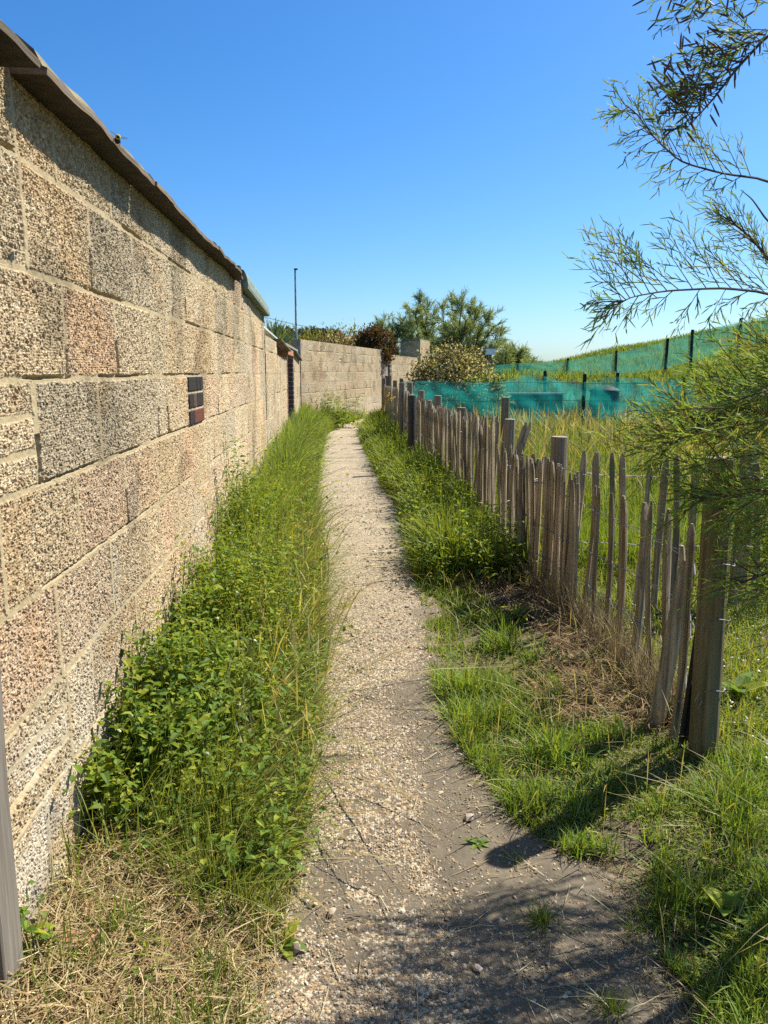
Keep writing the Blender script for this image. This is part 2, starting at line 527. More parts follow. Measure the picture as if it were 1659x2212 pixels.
# ------------------------------------------------------------------ path
def soil_frac(x, y):
    """share of bare soil: right side of the near path and worn patches"""
    e = x - path_l(y) - np.interp(y, [1.0, 1.6, 2.2, 3.0, 4.5], [0.36, 0.33, 0.27, 0.30, 0.55])
    a_ = sstep((e + 0.30 * (fbm(x, y, 0.25, 70, 4) - 0.5)) / 0.10)
    b_ = sstep((fbm(x, y, 0.15, 75, 4) - 0.57) / 0.06) * sstep((3.6 - y) / 1.2)
    return np.maximum(a_, 0.85 * b_)
py = np.concatenate([np.arange(-4, 1.0, 0.03), np.arange(1.0, 3.0, 0.0024), np.arange(3.0, 6.0, 0.008), np.arange(6.0, 26, 0.03)])
pu = np.linspace(0, 1, 380)
PU, PY = np.meshgrid(pu, py, indexing='ij')
mgl = 0.09
wob = 0.05 * (fbm(PY, PY * 0, 0.45, 60, 3) - 0.5) * 2
wob2 = 0.06 * (fbm(PY, PY * 0, 0.4, 66, 3) - 0.5) * 2
XL = path_l(PY) - mgl + wob; XR = path_r(PY) + mgl + wob2
PX = XL + (XR - XL) * PU
base = zg(PX, PY) + 0.004
# soil on the right-hand side of the path, gravel on the left
wdt = XR - XL
sfac = soil_frac(PX, PY)
f1, f2, idr = worley(PX, PY, 0.0072, 3)
g1, g2, idg = worley(PX, PY, 0.021, 8)
st = np.clip((f2 - f1) / 0.4, 0, 1) ** 0.6
hst = st * (0.0006 + 0.0034 * idr)
soilm = idr < (0.40 + 0.55 * sfac)
hst = np.where(soilm, 0.0015 * fbm(PX, PY, 0.01, 77, 2), hst)
edge = np.clip(np.minimum(PU, 1 - PU) / 0.08, 0, 1)
big = 0.012 * (fbm(PX, PY, 0.12, 78, 3) - 0.5)
PZ = base + edge * (0.004 + hst + big * 0.7) - (1 - edge) * 0.012
pal = np.array([(0.46, 0.37, 0.25), (0.36, 0.27, 0.17), (0.56, 0.47, 0.34), (0.24, 0.18, 0.13), (0.42, 0.29, 0.16), (0.56, 0.50, 0.40), (0.30, 0.25, 0.20), (0.44, 0.32, 0.21)])
ci = np.floor(hash2(np.floor(idr * 1e6), np.floor(idr * 1e5), 4) * 8).astype(int) % 8
pc = pal[ci]
sl = np.array([0.150, 0.122, 0.086]) * (0.75 + 0.5 * fbm(PX, PY, 0.05, 79, 3))[..., None]
pc = np.where(soilm[..., None], sl, pc) * np.array([0.83, 0.81, 0.735])
farp = sstep((PY - 3.0) / 3.0)[..., None] * 0.5
pc = pc * (1 - farp) + farp * np.array([0.37, 0.30, 0.20])
g = Acc(); g.add(np.stack([PX, PY, PZ], -1).reshape(-1, 3), grid_faces(len(pu), len(py)), pc.reshape(-1, 3))
tag(g.build("path", M['stone']), "narrow winding footpath of pale gravel and brown soil", "path", kind="structure")

# ------------------------------------------------------------------ loose gravel
ICO_V = []
phi = (1 + 5 ** 0.5) / 2
for a_, b_ in ((1, phi), (-1, phi), (1, -phi), (-1, -phi)):
    ICO_V += [(0, a_, b_), (a_, b_, 0), (b_, 0, a_)]
ICO_V = norm(np.array(ICO_V, float))
def hull_faces(V):
    F = []
    n = len(V)
    for i in range(n):
        for j in range(i + 1, n):
            for k in range(j + 1, n):
                nn = np.cross(V[j] - V[i], V[k] - V[i])
                d = (V - V[i]) @ nn
                if (d <= 1e-6).all(): F.append((i, j, k))
                elif (d >= -1e-6).all(): F.append((i, k, j))
    return np.array(F)
ICO_F = hull_faces(ICO_V)
def stones(acc, p, size, colr, flat=0.6, jit=0.28):
    n = len(p)
    v = ICO_V[None] * (1 + RNG.uniform(-jit, jit, (n, 12, 1)))
    sx = RNG.uniform(0.7, 1.3, (n, 1, 3)) * np.array([1, 1, flat])
    v = v * sx * size[:, None, None]
    a = RNG.uniform(0, 6.28, n); ca, sa = np.cos(a)[:, None], np.sin(a)[:, None]
    tl = RNG.normal(0, 0.3, (n, 1))
    x = v[..., 0] * ca - v[..., 1] * sa; y = v[..., 0] * sa + v[..., 1] * ca; z = v[..., 2] + x * tl
    v = np.stack([x, y, z], -1) + p[:, None]
    f = (ICO_F[None] + (np.arange(n) * 12)[:, None, None]).reshape(-1, 3)
    acc.add(v.reshape(-1, 3), f, np.repeat(colr, 12, 0))

def sample(n, y0, y1, p, xl, xr):
    ys = np.linspace(y0, y1, 4000)
    pdf = np.maximum(xr(ys) - xl(ys), 0) * np.maximum(ys, 0.6) ** (-p)
    cdf = np.cumsum(pdf); cdf /= cdf[-1]
    y = np.interp(RNG.random(n), cdf, ys)
    x = xl(y) + (xr(y) - xl(y)) * RNG.random(n)
    return x, y
x, y = sample(52000, 0.9, 9.0, 1.9, lambda y: path_l(y) - 0.03, lambda y: path_r(y) + 0.02)
sf = soil_frac(x, y)
keep = RNG.random(len(x)) > sf * 0.74
x, y = x[keep], y[keep]
sz = RNG.gamma(2.2, 0.00090, len(x)).clip(0.0010, 0.0085) * np.clip(y / 2.2, 0.9, 1.8)
g = Acc()
stones(g, np.stack([x, y, zg(x, y) + 0.008 + sz * 0.2], 1), sz, pal[RNG.integers(0, 8, len(x))] * RNG.uniform(0.8, 1.15, (len(x), 1)) * np.array([0.84, 0.82, 0.73]))
tag(g.build("gravel", M['stone']), "loose pale gravel chips scattered over the footpath", "gravel", kind="stuff")

x, y = sample(26000, 0.95, 4.0, 1.7, lambda y: path_l(y), lambda y: path_r(y) + 0.05)
sz = RNG.uniform(0.0006, 0.0021, len(x)) * np.clip(y / 2.0, 0.8, 1.6)
g2 = Acc()
stones(g2, np.stack([x, y, zg(x, y) + 0.0085], 1), sz, pal[RNG.integers(0, 8, len(x))] * RNG.uniform(0.4, 1.0, (len(x), 1)) * np.array([0.93, 0.91, 0.81]))
tag(g2.build("grit", M['stone']), "fine grit and soil crumbs strewn over the bare side of the path", "grit", kind="stuff")
for i, (u, v, s, lb) in enumerate([(1013, 1778, 0.017, "pale flat pebble alone on the bare soil side of the path"), (716, 1982, 0.013, "tan pebble near the left edge of the gravel path"),
                                   (640, 2062, 0.016, "brown pebble beside a plantain leaf at the path edge"), (1030, 2105, 0.012, "chipped pebble lying in the bush shade on the path")]):
    gx_, gy_ = on_ground(u, v)
    a = Acc(); stones(a, np.zeros((1, 3)), np.array([s]), np.array([[0.5, 0.4, 0.3]]), 0.6)
    o = a.build("pebble", M['flint'])
    o.location = (gx_, gy_, float(zg(gx_, gy_)) + 0.012 + s * 0.3)
    tag(o, lb, "pebble", "larger pebbles lying on the path")

# ------------------------------------------------------------------ block walls
AGG = np.array([(0.50, 0.395, 0.235), (0.42, 0.32, 0.185), (0.60, 0.50, 0.325), (0.30, 0.22, 0.125), (0.48, 0.35, 0.215), (0.74, 0.66, 0.48), (0.27, 0.22, 0.145), (0.46, 0.37, 0.235)])
def block_layer(S, Zc, z_l3, off_even, off_odd, seed, splits=(), blen=0.45, ch=0.225, cell=0.0060, mort=0.0095, relief=0.66, tintamp=0.8, contrast=0.60):
    """height and colour of an exposed aggregate block wall at arc position S and height Zc"""
    wz = Zc + 0.006 * (fbm(S, Zc, 0.5, seed + 1, 3) - 0.5) + 0.004 * (vnoise(S, Zc, 0.03, seed + 2) - 0.5)
    ws = S + 0.010 * (fbm(S, Zc, 0.12, seed + 3, 3) - 0.5)
    row = np.floor((wz - z_l3) / ch); fz = (wz - z_l3) / ch - row
    odd = (row.astype(int) % 2) != 0
    rj = 0.05 * (hash2(row, row * 0, seed + 7) - 0.5)
    so_ = np.where(odd, off_odd, off_even) + rj
    kcol = np.floor((ws - so_) / blen); fs_ = (ws - so_) / blen - kcol
    ds = np.minimum(fs_, 1 - fs_) * blen; dz = np.minimum(fz, 1 - fz) * ch
    bid = kcol * 1.0; sub = np.zeros_like(S)
    # blocks cut in two
    cut = hash2(kcol, row, seed + 13) < 0.20
    pos = 0.33 + 0.34 * hash2(kcol, row, seed + 14)
    dcut = np.abs(fs_ - pos) * blen
    ds = np.where(cut, np.minimum(ds, dcut), ds)
    sub = np.where(cut & (fs_ > pos), 1.0, 0.0)
    # thin courses
    for (s0, s1, rr) in splits:
        ins = (S > s0) & (S < s1) & (row == rr)
        ft = (fz * 3) - np.floor(fz * 3)
        dt = np.minimum(ft, 1 - ft) * ch / 3
        dz = np.where(ins, np.minimum(dz, dt), dz)
        dd = np.minimum(np.abs(S - s0), np.abs(S - s1))
        ds = np.where(ins, np.minimum(dd, 9), np.where(row == rr, np.minimum(ds, dd), ds))
        sub = np.where(ins, 2 + np.floor(fz * 3), sub)
    dm = np.minimum(ds, dz)
    jw = mort * (0.55 + 0.75 * fbm(S, Zc, 0.10, seed + 20, 3))
    jw = np.where(ds < dz, jw * (0.75 + 0.6 * hash2(kcol, row, seed + 22)), jw)
    inb = sstep((dm - jw * 0.55) / 0.006)
    f1, f2, idr = worley(S, Zc, cell, seed + 30)
    stn = np.clip((f2 - f1) / 0.45, 0, 1) ** 0.55
    pit = hash2(np.floor(idr * 1e6), row * 0, 3) < 0.11
    hh = stn * (0.001 + 0.0062 * idr) * relief
    hh = np.where(pit, -0.0045 * relief, hh)
    blk = hash2(kcol * 7 + sub, row, seed + 40)
    hm = 0.004 * fbm(S, Zc, 0.012, seed + 50, 3) * relief + 0.0050 + np.where(ds < dz, 0.0025, 0) - 0.011 * (hash2(row, row * 0 + 2, seed + 52) > 0.35) * (fz < 0.5) * sstep((fbm(S, Zc, 0.22, seed + 51, 2) - 0.45) / 0.15)
    bigb = 0.006 * (fbm(S, Zc, 0.35, seed + 53, 2) - 0.5)
    h = inb * (0.006 + hh + 0.004 * (blk - 0.5)) + (1 - inb) * hm + bigb
    ci = np.floor(hash2(np.floor(idr * 1e6), np.floor(idr * 1e5), 4) * 8).astype(int) % 8
    cs_ = AGG[ci] * (0.85 + 0.3 * hash2(np.floor(idr * 1e6), np.floor(idr * 1e5), 14))[..., None]
    matrix = np.array([0.26, 0.19, 0.11])
    cs_ = np.where((stn < 0.18)[..., None], matrix, cs_)
    mean_ = np.array([0.385, 0.306, 0.196])
    cs_ = 0.93 * (mean_ + (cs_ - mean_) * contrast)
    tn = hash2(kcol * 7 + sub, row, seed + 41)[..., None]
    tints = np.array([(1.0, 1.0, 1.0), (1.03, 0.91, 0.88), (0.86, 0.87, 0.88), (0.97, 0.90, 0.80), (1.06, 1.03, 0.98), (0.99, 0.92, 0.91), (0.92, 0.90, 0.84), (1.04, 0.98, 0.90)])
    ti = np.floor(hash2(kcol * 7 + sub, row, seed + 42) * 8).astype(int) % 8
    tt = 1 + (tints[ti] - 1) * tintamp
    cs_ = cs_ * tt * (0.92 + 0.16 * tn)
    stain = fbm(S, Zc * 0.6, 0.7, seed + 60, 4)[..., None]
    cs_ = cs_ * (0.80 + 0.40 * stain)
    rust = sstep((fbm(S, Zc, 0.45, seed + 63, 3) - 0.55) / 0.12)[..., None]
    cs_ = cs_ * (1 + rust * (np.array([1.0, 0.94, 0.87]) - 1))
    mc = np.array([0.36, 0.285, 0.165]) * (0.85 + 0.3 * fbm(S, Zc, 0.04, seed + 61, 3))[..., None]
    colr = inb[..., None] * cs_ + (1 - inb[..., None]) * mc
    # pale lime bloom and algae towards the foot of the wall, in ragged patches
    low = sstep((0.75 - Zc + 0.5 * (fbm(S, Zc, 0.35, seed + 70, 3) - 0.5)) / 0.5)[..., None] * sstep((fbm(S, Zc, 0.06, seed + 71, 3) - 0.36) / 0.2)[..., None]
    colr = colr + low * 0.42 * (np.array([0.46, 0.42, 0.33]) - colr)
    alg = sstep((0.28 - Zc + 0.3 * (fbm(S, Zc, 0.2, seed + 72, 3) - 0.5)) / 0.2)[..., None] * sstep((fbm(S, Zc, 0.05, seed + 73, 3) - 0.42) / 0.15)[..., None]
    colr = colr + alg * 0.5 * (np.array([0.30, 0.27, 0.08]) - colr)
    moss = sstep((fbm(S, Zc, 0.30, seed + 75, 4) - 0.60) / 0.08)[..., None]
    colr = colr * (1 - 0.28 * moss)
    return h, colr

def wall_mesh(acc, p0, p1, ss, zz_fn, nz, sign, seed, thick=0.2, **kw):
    """front face of a wall from p0 to p1 (xy); ss = arc positions; zz_fn(s) -> (zlow, ztop)"""
    p0 = np.array(p0, float); p1 = np.array(p1, float)
    d = (p1 - p0) / np.linalg.norm(p1 - p0)
    nr = np.array([d[1], -d[0]]) * sign
    lo, hi = zz_fn(ss)
    tt = np.linspace(0, 1, nz)
    S, T = np.meshgrid(ss, tt, indexing='ij')
    Zc = lo[:, None] + (hi - lo)[:, None] * T
    h, cc = block_layer(S, Zc, seed=seed, **kw)
    xy = p0[None, None] + S[..., None] * d + nr * h[..., None]
    v = np.concatenate([xy, Zc[..., None]], -1)
    acc.add(v.reshape(-1, 3), grid_faces(len(ss), nz) if sign > 0 else grid_faces(len(ss), nz)[:, ::-1], cc.reshape(-1, 3))
    # body behind: top, back, ends
    k = len(ss)
    off = -nr * thick
    f_ = p0 + ss[:, None] * d - nr * 0.002
    b_ = f_ + off
    V = np.concatenate([np.c_[f_, hi - 0.001], np.c_[b_, hi - 0.001], np.c_[b_, lo], np.c_[f_, lo]])
    F = []
    for i in range(k - 1):
        F += [(i, i + 1, k + i + 1, k + i), (k + i, k + i + 1, 2 * k + i + 1, 2 * k + i)]
    F += [(0, k, 2 * k, 3 * k), (k - 1, 4 * k - 1, 3 * k - 1, 2 * k - 1)]
    n_ = vnoise(V[:, 0] * 3 + V[:, 1], V[:, 2], 0.05, 5)[:, None]
    acc.add(V, np.array(F), np.array([0.36, 0.29, 0.19]) * (0.7 + 0.5 * n_))

Z3 = 1.28
# tall near wall, s = 0 at y=0
WP0 = (-0.642, 0.0); wd = np.array([-0.0675, 1.0]); wl = np.linalg.norm(wd)
def s_of_y(y): return y * wl
ss = [0.35]
while ss[-1] < 5.80 * wl:
    yy = ss[-1] / wl
    ss.append(ss[-1] + (0.0025 if yy < 2.3 else min(0.011, 0.0025 * (yy / 2.3) ** 2.6)) if yy > 1.35 else ss[-1] + 0.02)
ss = np.array(ss)
nearwall = thing("block_wall", "tall near wall of rough exposed aggregate blocks under an overhanging felt roof edge", "wall", (-0.75, 1.6, 0))
a = Acc()
wall_mesh(a, WP0, (-0.642 - 0.0675 * 6, 6.0), ss, lambda s: (np.full(len(s), -0.05), np.full(len(s), 1.905)), 950, 1, 101,
          z_l3=Z3, off_even=1.90 * wl, off_odd=2.13 * wl, splits=((1.20, 1.655, -1), (1.2, 1.72, -4), (3.62, 3.9, -3)))
a.build("blockwork", M['wall'], nearwall)

# brick inset panel
def brick_panel(acc, org, d, nr, rows, seed, pr=0.012, mortar=(0.45, 0.37, 0.25)):
    """rows: list of (z0, z1, [(s0,s1,col),...])"""
    d = np.array([d[0], d[1], 0]); nr = np.array([nr[0], nr[1], 0]); org = np.array(org, float)
    for z0, z1, bs in rows:
        for s0, s1, cc in bs:
            v = []
            for k, (e, ins) in enumerate(((0, 0.0), (pr, 0.0), (pr + 0.003, 0.004))):
                for s_, z_ in ((s0 + ins, z0 + ins), (s1 - ins, z0 + ins), (s1 - ins, z1 - ins), (s0 + ins, z1 - ins)):
                    v.append(org + d * s_ + nr * e + np.array([0, 0, z_]))
            f = []
            for k in range(2):
                for j in range(4):
                    f.append((k * 4 + j, k * 4 + (j + 1) % 4, k * 4 + 4 + (j + 1) % 4, k * 4 + 4 + j))
            f.append((8, 9, 10, 11))
            acc.add(np.array(v), np.array(f), cc)
dd_ = wd / wl; nn_ = np.array([dd_[1], -dd_[0]])
a = Acc()
s0 = 3.42 * wl
bl, br, rd, db = (0.036, 0.031, 0.027), (0.085, 0.058, 0.045), (0.12, 0.048, 0.033), (0.038, 0.032, 0.030)
zb = Z3 - 0.225
box(a, (0, 0, 0), (1, 1, 1), (0.45, 0.37, 0.25), xf=lambda v: np.array([[*(np.array(WP0) + dd_ * (s0 + 0.385 * p[0]) + nn_ * (0.012 * p[1] - 0.002)), zb + 0.003 + 0.219 * p[2]] for p in v]))
brick_panel(a, (WP0[0], WP0[1], 0), dd_, nn_, [
    (zb + 0.155, zb + 0.218, [(s0 + 0.004, s0 + 0.20, bl), (s0 + 0.21, s0 + 0.29, db), (s0 + 0.30, s0 + 0.38, bl)]),
    (zb + 0.080, zb + 0.143, [(s0 + 0.004, s0 + 0.10, bl), (s0 + 0.11, s0 + 0.20, br), (s0 + 0.21, s0 + 0.38, bl)]),
    (zb + 0.006, zb + 0.068, [(s0 + 0.004, s0 + 0.11, db), (s0 + 0.12, s0 + 0.38, rd)])], 1, pr=0.014)
tag(a.build("brick_inset", M['brick'], nearwall), "patch of dark and red bricks let into the pale blocks")

# overhanging felt edge of the near wall
def coping(name, y0, y1, zu, over, mats, parent, lip=0.009, rise=0.05, back=0.10, seed=0, slope=0.0, wav=0.012, step=0.03, endcut=0.0):
    ys = np.arange(y0, y1 + 1e-6, step); k = len(ys)
    ov = over + 0.014 * (fbm(ys, ys * 0, 0.25, seed + 1, 3) - 0.5) * 2
    if endcut: ov = ov - endcut * sstep((ys - (y1 - 0.5)) / 0.5)
    dzz = wav * (fbm(ys, ys * 0, 0.6, seed + 2, 3) - 0.5) * 2 + slope * (ys - y0) + 0.006 * (fbm(ys, ys * 0, 0.08, seed + 4, 2) - 0.5)
    rs = rise * (0.75 + 0.5 * fbm(ys, ys * 0, 0.5, seed + 3, 2))
    xw = wall_x(ys)
    prof = [(-0.06, 0.0), (None, 0.0), (None, lip), ('f', lip), ('h', 0), ('b', 0), (-0.9, 0.3)]
    rows = []
    rows.append(np.c_[xw - 0.06, ys, zu + dzz])
    rows.append(np.c_[xw + ov, ys, zu + dzz - 0.004])
    rows.append(np.c_[xw + ov + 0.002, ys, zu + dzz + lip])
    rows.append(np.c_[xw + ov - 0.008, ys, zu + dzz + lip + 0.004])
    rows.append(np.c_[xw + ov - 0.022, ys, zu + dzz + lip + rs * 0.55])
    rows.append(np.c_[xw + ov - 0.055, ys, zu + dzz + lip + rs])
    rows.append(np.c_[xw + ov - 0.30, ys, zu + dzz + lip + rs + 0.03])
    rows.append(np.c_[xw - 0.9, ys, zu + dzz + lip + rs + 0.05])
    rows.append(np.c_[xw - 0.9, ys, zu + dzz])
    V = np.concatenate(rows); nr_ = len(rows)
    fe, ff, fu = [], [], []
    for r in range(nr_):
        r2 = (r + 1) % nr_
        for i in range(k - 1):
            q_ = (r * k + i, r2 * k + i, r2 * k + i + 1, r * k + i + 1)
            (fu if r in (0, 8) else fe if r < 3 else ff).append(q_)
    a = Acc()
    e0 = [r * k for r in range(nr_)]; e1 = [r * k + k - 1 for r in range(nr_)][::-1]
    a.add(V, np.array(fe), mi=0)
    a.n -= len(V); a.V.pop(); a.C.pop()
    a.add(V, [np.array(ff)], mi=1)
    a.n -= len(V); a.V.pop(); a.C.pop()
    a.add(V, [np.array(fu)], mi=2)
    a.n -= len(V); a.V.pop(); a.C.pop()
    a.add(V, [np.array([e0]), np.array([e1])], mi=0)
    return a.build(name, mats, parent)
coping("roof_edge", 0.3, 1.636, 1.885, 0.088, [M['edge'], M['felt'], M['shadefelt']], nearwall, seed=3)
coping("roof_edge", 1.668, 2.62, 1.888, 0.083, [M['edge'], M['felt'], M['shadefelt']], nearwall, seed=13, rise=0.06)
coping("roof_edge", 2.625, 3.98, 1.893, 0.088, [M['edge'], M['felt'], M['shadefelt']], nearwall, seed=23, rise=0.04)
coping("roof_edge", 3.985, 5.35, 1.897, 0.092, [M['edge'], M['felt'], M['shadefelt']], nearwall, seed=33, rise=0.035, slope=0.002, endcut=0.03)

# second wall with green felt roof
w2 = thing("block_wall", "block wall of the shed with the grey-green felt roof beyond the near wall", "wall", (-1.1, 6.6, 0))
a = Acc()
ss2 = np.arange(5.795 * wl, 7.66 * wl, 0.012)
wall_mesh(a, (-0.652, 0), (-0.652 - 0.0675 * 6, 6.0), ss2, lambda s: (np.full(len(s), -0.05), np.full(len(s), 1.86)), 300, 1, 141,
          z_l3=Z3 - 0.01, off_even=1.9, off_odd=2.13, cell=0.012)
a.build("blockwork", M['wall'], w2)
a = Acc()
ys = np.arange(5.72, 7.69, 0.04); k = len(ys)
rows = []
for dx, dz in ((-0.05, 0.0), (0.052, 0.0), (0.056, 0.02), (0.045, 0.085), (0.028, 0.122), (0.0, 0.135), (-0.9, 0.16), (-0.9, 0.0)):
    zz = 1.885 - 0.034 * (ys - 5.72) + dz + 0.006 * (fbm(ys, ys * 0 + dz, 0.3, 5, 2) - 0.5)
    rows.append(np.c_[wall_x(ys) + dx, ys, zz])
V = np.concatenate(rows); F = []
for r in range(8):
    for i in range(k - 1):
        F.append((r * k + i, ((r + 1) % 8) * k + i, ((r + 1) % 8) * k + i + 1, r * k + i + 1))
a.add(V, [np.array(F), np.array([[r * k for r in range(8)]]), np.array([[r * k + k - 1 for r in range(8)][::-1]])])
a.build("roof", M['greenfelt'], w2)
a = Acc(); box(a, (-0.3, 5.64, 1.90), (0.0, 5.715, 2.03), xf=lambda v: v + np.array([-1.02, 0, 0]))
a.build("felt_corner", M['darkpost'], w2)

# lower garden wall with gateway
w3 = thing("garden_wall", "lower garden wall with a notched top and a dark gateway between brick quoins", "wall", (-1.3, 9.5, 0))
a = Acc()
kwl = dict(z_l3=Z3 - 0.02, off_even=0.2, off_odd=0.43, cell=0.02, mort=0.016, relief=0.7, contrast=0.5)
def top3(s):
    y_ = s / wl
    return np.full(len(s), -0.05), np.where(y_ < 9.32, 1.645 - 0.008 * (y_ - 7.66), 1.475 - 0.02 * (y_ - 9.3) + 0.03 * (hash2(np.floor(y_ / 0.09), y_ * 0, 3) - 0.5))
wall_mesh(a, (-0.648, 0), (-0.648 - 0.0675 * 6, 6.0), np.arange(7.665 * wl, 11.30 * wl, 0.02), top3, 150, 1, 161, **kwl)
wall_mesh(a, (-0.648, 0), (-0.648 - 0.0675 * 6, 6.0), np.arange(13.20 * wl, 16.0 * wl, 0.02), lambda s: (np.full(len(s), -0.05), np.full(len(s), 1.60)), 120, 1, 171, thick=0.25, **kwl)
a.build("blockwork", M['wall'], w3)
a = Acc()   # plain recessed panel behind the notch
box(a, (0, 0, 0), (1, 1, 1), (0.33, 0.30, 0.24), xf=lambda v: np.array([[wall_x(9.36 + 1.9 * p[1]) - 0.25 + 0.12 * p[0], 9.36 + 1.9 * p[1], 1.2 + 0.38 * p[2]] for p in v]).astype(float))
a.build("recessed_panel", M['brick'], w3)
def quoin(y0, y1, zt, seed, inner_y=None):
    a = Acc(); rng = random.Random(seed)
    xw0 = wall_x(y0)
    z = 0.0; r = 0
    rows = []
    while z < zt:
        wv = (y1 - y0)
        cc = rng.choice([(0.19, 0.085, 0.06), (0.14, 0.075, 0.06), (0.22, 0.10, 0.065), (0.12, 0.075, 0.065), (0.17, 0.10, 0.08)])
        rows.append((z + 0.005, min(zt, z + 0.068), [((y0 + 0.004) * wl, (y1 - 0.006) * wl, cc)]))
        z += 0.075
    box(a, (0, 0, 0), (1, 1, 1), (0.42, 0.36, 0.27), xf=lambda v: np.array([[float(wall_x(y0 + (y1 - y0) * p[1])) - 0.24 + 0.244 * p[0], y0 + (y1 - y0) * p[1], zt * p[2]] for p in v]))
    brick_panel(a, (WP0[0], WP0[1], 0), dd_, nn_, rows, 1, pr=0.008)
    # jamb face turned to the gate
    yj = inner_y
    z = 0.0
    sgn = -1 if yj == y0 else 1
    while z < zt:
        zt_ = min(zt, z + 0.068)
        for q0, q1 in ((0.006, 0.105), (0.115, 0.232)):
            cc = rng.choice([(0.16, 0.06, 0.045), (0.12, 0.06, 0.05), (0.2, 0.08, 0.05)])
            xx = float(wall_x(yj)) - 0.24
            lo = (xx + q0, min(yj, yj + sgn * 0.006), z + 0.005); hi = (xx + q1, max(yj, yj + sgn * 0.006), zt_)
            box(a, lo, hi, cc)
        z += 0.075
    return a
quoin(11.305, 11.41, 1.50, 4, inner_y=11.41).build("brick_quoin", M['brick'], w3)
quoin(13.08, 13.195, 1.50, 5, inner_y=13.08).build("brick_quoin", M['brick'], w3)
a = Acc()   # sloping broken slate, terracotta lintel, slab cap
def slab(acc, y0, y1, dx0, dx1, z0, z1, th, colr=(0.5, 0.5, 0.5)):
    v = []
    for z_off in (0, th):
        for yy, zz in ((y0, z0), (y1, z1)):
            for dx in (dx0, dx1):
                v.append((float(wall_x(yy)) + dx, yy, zz + z_off))
    acc.add(np.array(v), np.array([(0, 2, 3, 1), (4, 5, 7, 6), (0, 1, 5, 4), (2, 6, 7, 3), (0, 4, 6, 2), (1, 3, 7, 5)]), colr)
slab(a, 9.25, 11.45, -0.05, 0.065, 1.655, 1.575, 0.016)
a.build("broken_slate", M['felt'], w3)
a = Acc(); slab(a, 11.30, 13.0, -0.2, 0.02, 1.535, 1.535, 0.085)
a.build("lintel", M['tile'], w3)
a = Acc(); slab(a, 11.2, 15.3, -0.5, 0.0, 1.66, 1.665, 0.035)
slab(a, 12.9, 15.2, -0.28, -0.03, 1.602, 1.602, 0.056)
a.build("slab_cap", M['concrete'], w3)
a = Acc(); slab(a, 13.1, 15.7, -0.05, 0.07, 1.61, 1.50, 0.015)
a.build("slipped_slate", M['felt'], w3)
a = Acc(); slab(a, 7.72, 11.2, -0.65, -0.055, 1.755, 1.685, 0.018)
a.build("roof_sheet", M['palesheet'], w3)

# concrete post at the corner
cp = at_y(646.5, 800, 16.0)
a = Acc(); box(a, (-0.037, -0.05, 0), (0.037, 0.05, 1.87))
box(a, (-0.032, -0.045, 1.87), (0.032, 0.045, 1.885))
o = a.build("concrete_post", M['concrete']); o.location = (cp.x, 16.03, 0.0)
tag(o, "slim lichen covered concrete post standing at the corner of the far wall", "post")

# far walls
def farwall(name, label, y0, y1, ztop, seed, splits=()):
    t = thing(name, label, "wall", (float(wall_x(y0)), y0, 0))
    d = np.array([0.237, 1.0]); l_ = np.linalg.norm(d)
    p0 = (-1.749 + 0.237 * (y0 - 16.4), y0)
    a = Acc()
    L_ = (y1 - y0) * l_
    wall_mesh(a, p0, (p0[0] + 0.237, y0 + 1), np.arange(0, L_, 0.022), lambda s: (np.full(len(s), -0.05), ztop(s)), 200, 1, seed,
              z_l3=1.27, off_even=0.0, off_odd=0.22, cell=0.03, mort=0.022, splits=splits, tintamp=0.6, relief=0.5, contrast=0.3)
    a.build("blockwork", M['wall'], t)
    return t
sp = []
for rr in (1, -1, -3):
    sp += [(2.72, 3.0, rr), (4.95, 5.2, rr)]
fw = farwall("block_wall", "weathered block wall facing the bend of the path below the dark bush", 16.42, 23.45, lambda s: np.full(len(s), 1.945) - 0.004 * s, 181, splits=sp)
fw2 = farwall("block_wall", "lower far block wall running behind the cream leaved bush", 24.75, 31.3, lambda s: np.full(len(s), 1.80) - 0.006 * s, 191, splits=((1.9, 2.15, -1), (1.9, 2.15, 1)))

# old gate between the two far walls
gt = thing("wooden_gate", "grey leaning plank gate between brick piers in the far wall", "gate", (float(wall_x(24.0)), 24.0, 0))
def pier(y0, y1, zt, seed, peak=0.0):
    a = Acc(); rng = random.Random(seed); z = 0
    while z < zt:
        cc = rng.choice([(0.20, 0.15, 0.12), (0.26, 0.18, 0.14), (0.17, 0.13, 0.11), (0.24, 0.20, 0.16)])
        s_ = 0.0 if int(z / 0.075) % 2 else 0.012
        v_ = lambda v: np.array([[float(wall_x(y0 + (y1 - y0) * p[1])) - 0.2 + (0.215 + s_) * p[0], y0 + (y1 - y0) * p[1], z + 0.066 * p[2]] for p in v])
        box(a, (0, 0, 0), (1, 1, 1), cc, xf=v_)
        z += 0.075
    box(a, (0, 0, 0), (1, 1, 1), (0.4, 0.35, 0.27), xf=lambda v: np.array([[float(wall_x(y0 + (y1 - y0) * p[1])) - 0.19 + 0.20 * p[0], y0 + 0.01 + (y1 - y0 - 0.02) * p[1], (zt + 0.01) * p[2]] for p in v]))
    return a
pier(23.47, 23.75, 1.95, 1).build("brick_pier", M['brick'], gt)
pier(24.47, 24.73, 1.85, 2).build("brick_pier", M['brick'], gt)
a = Acc()
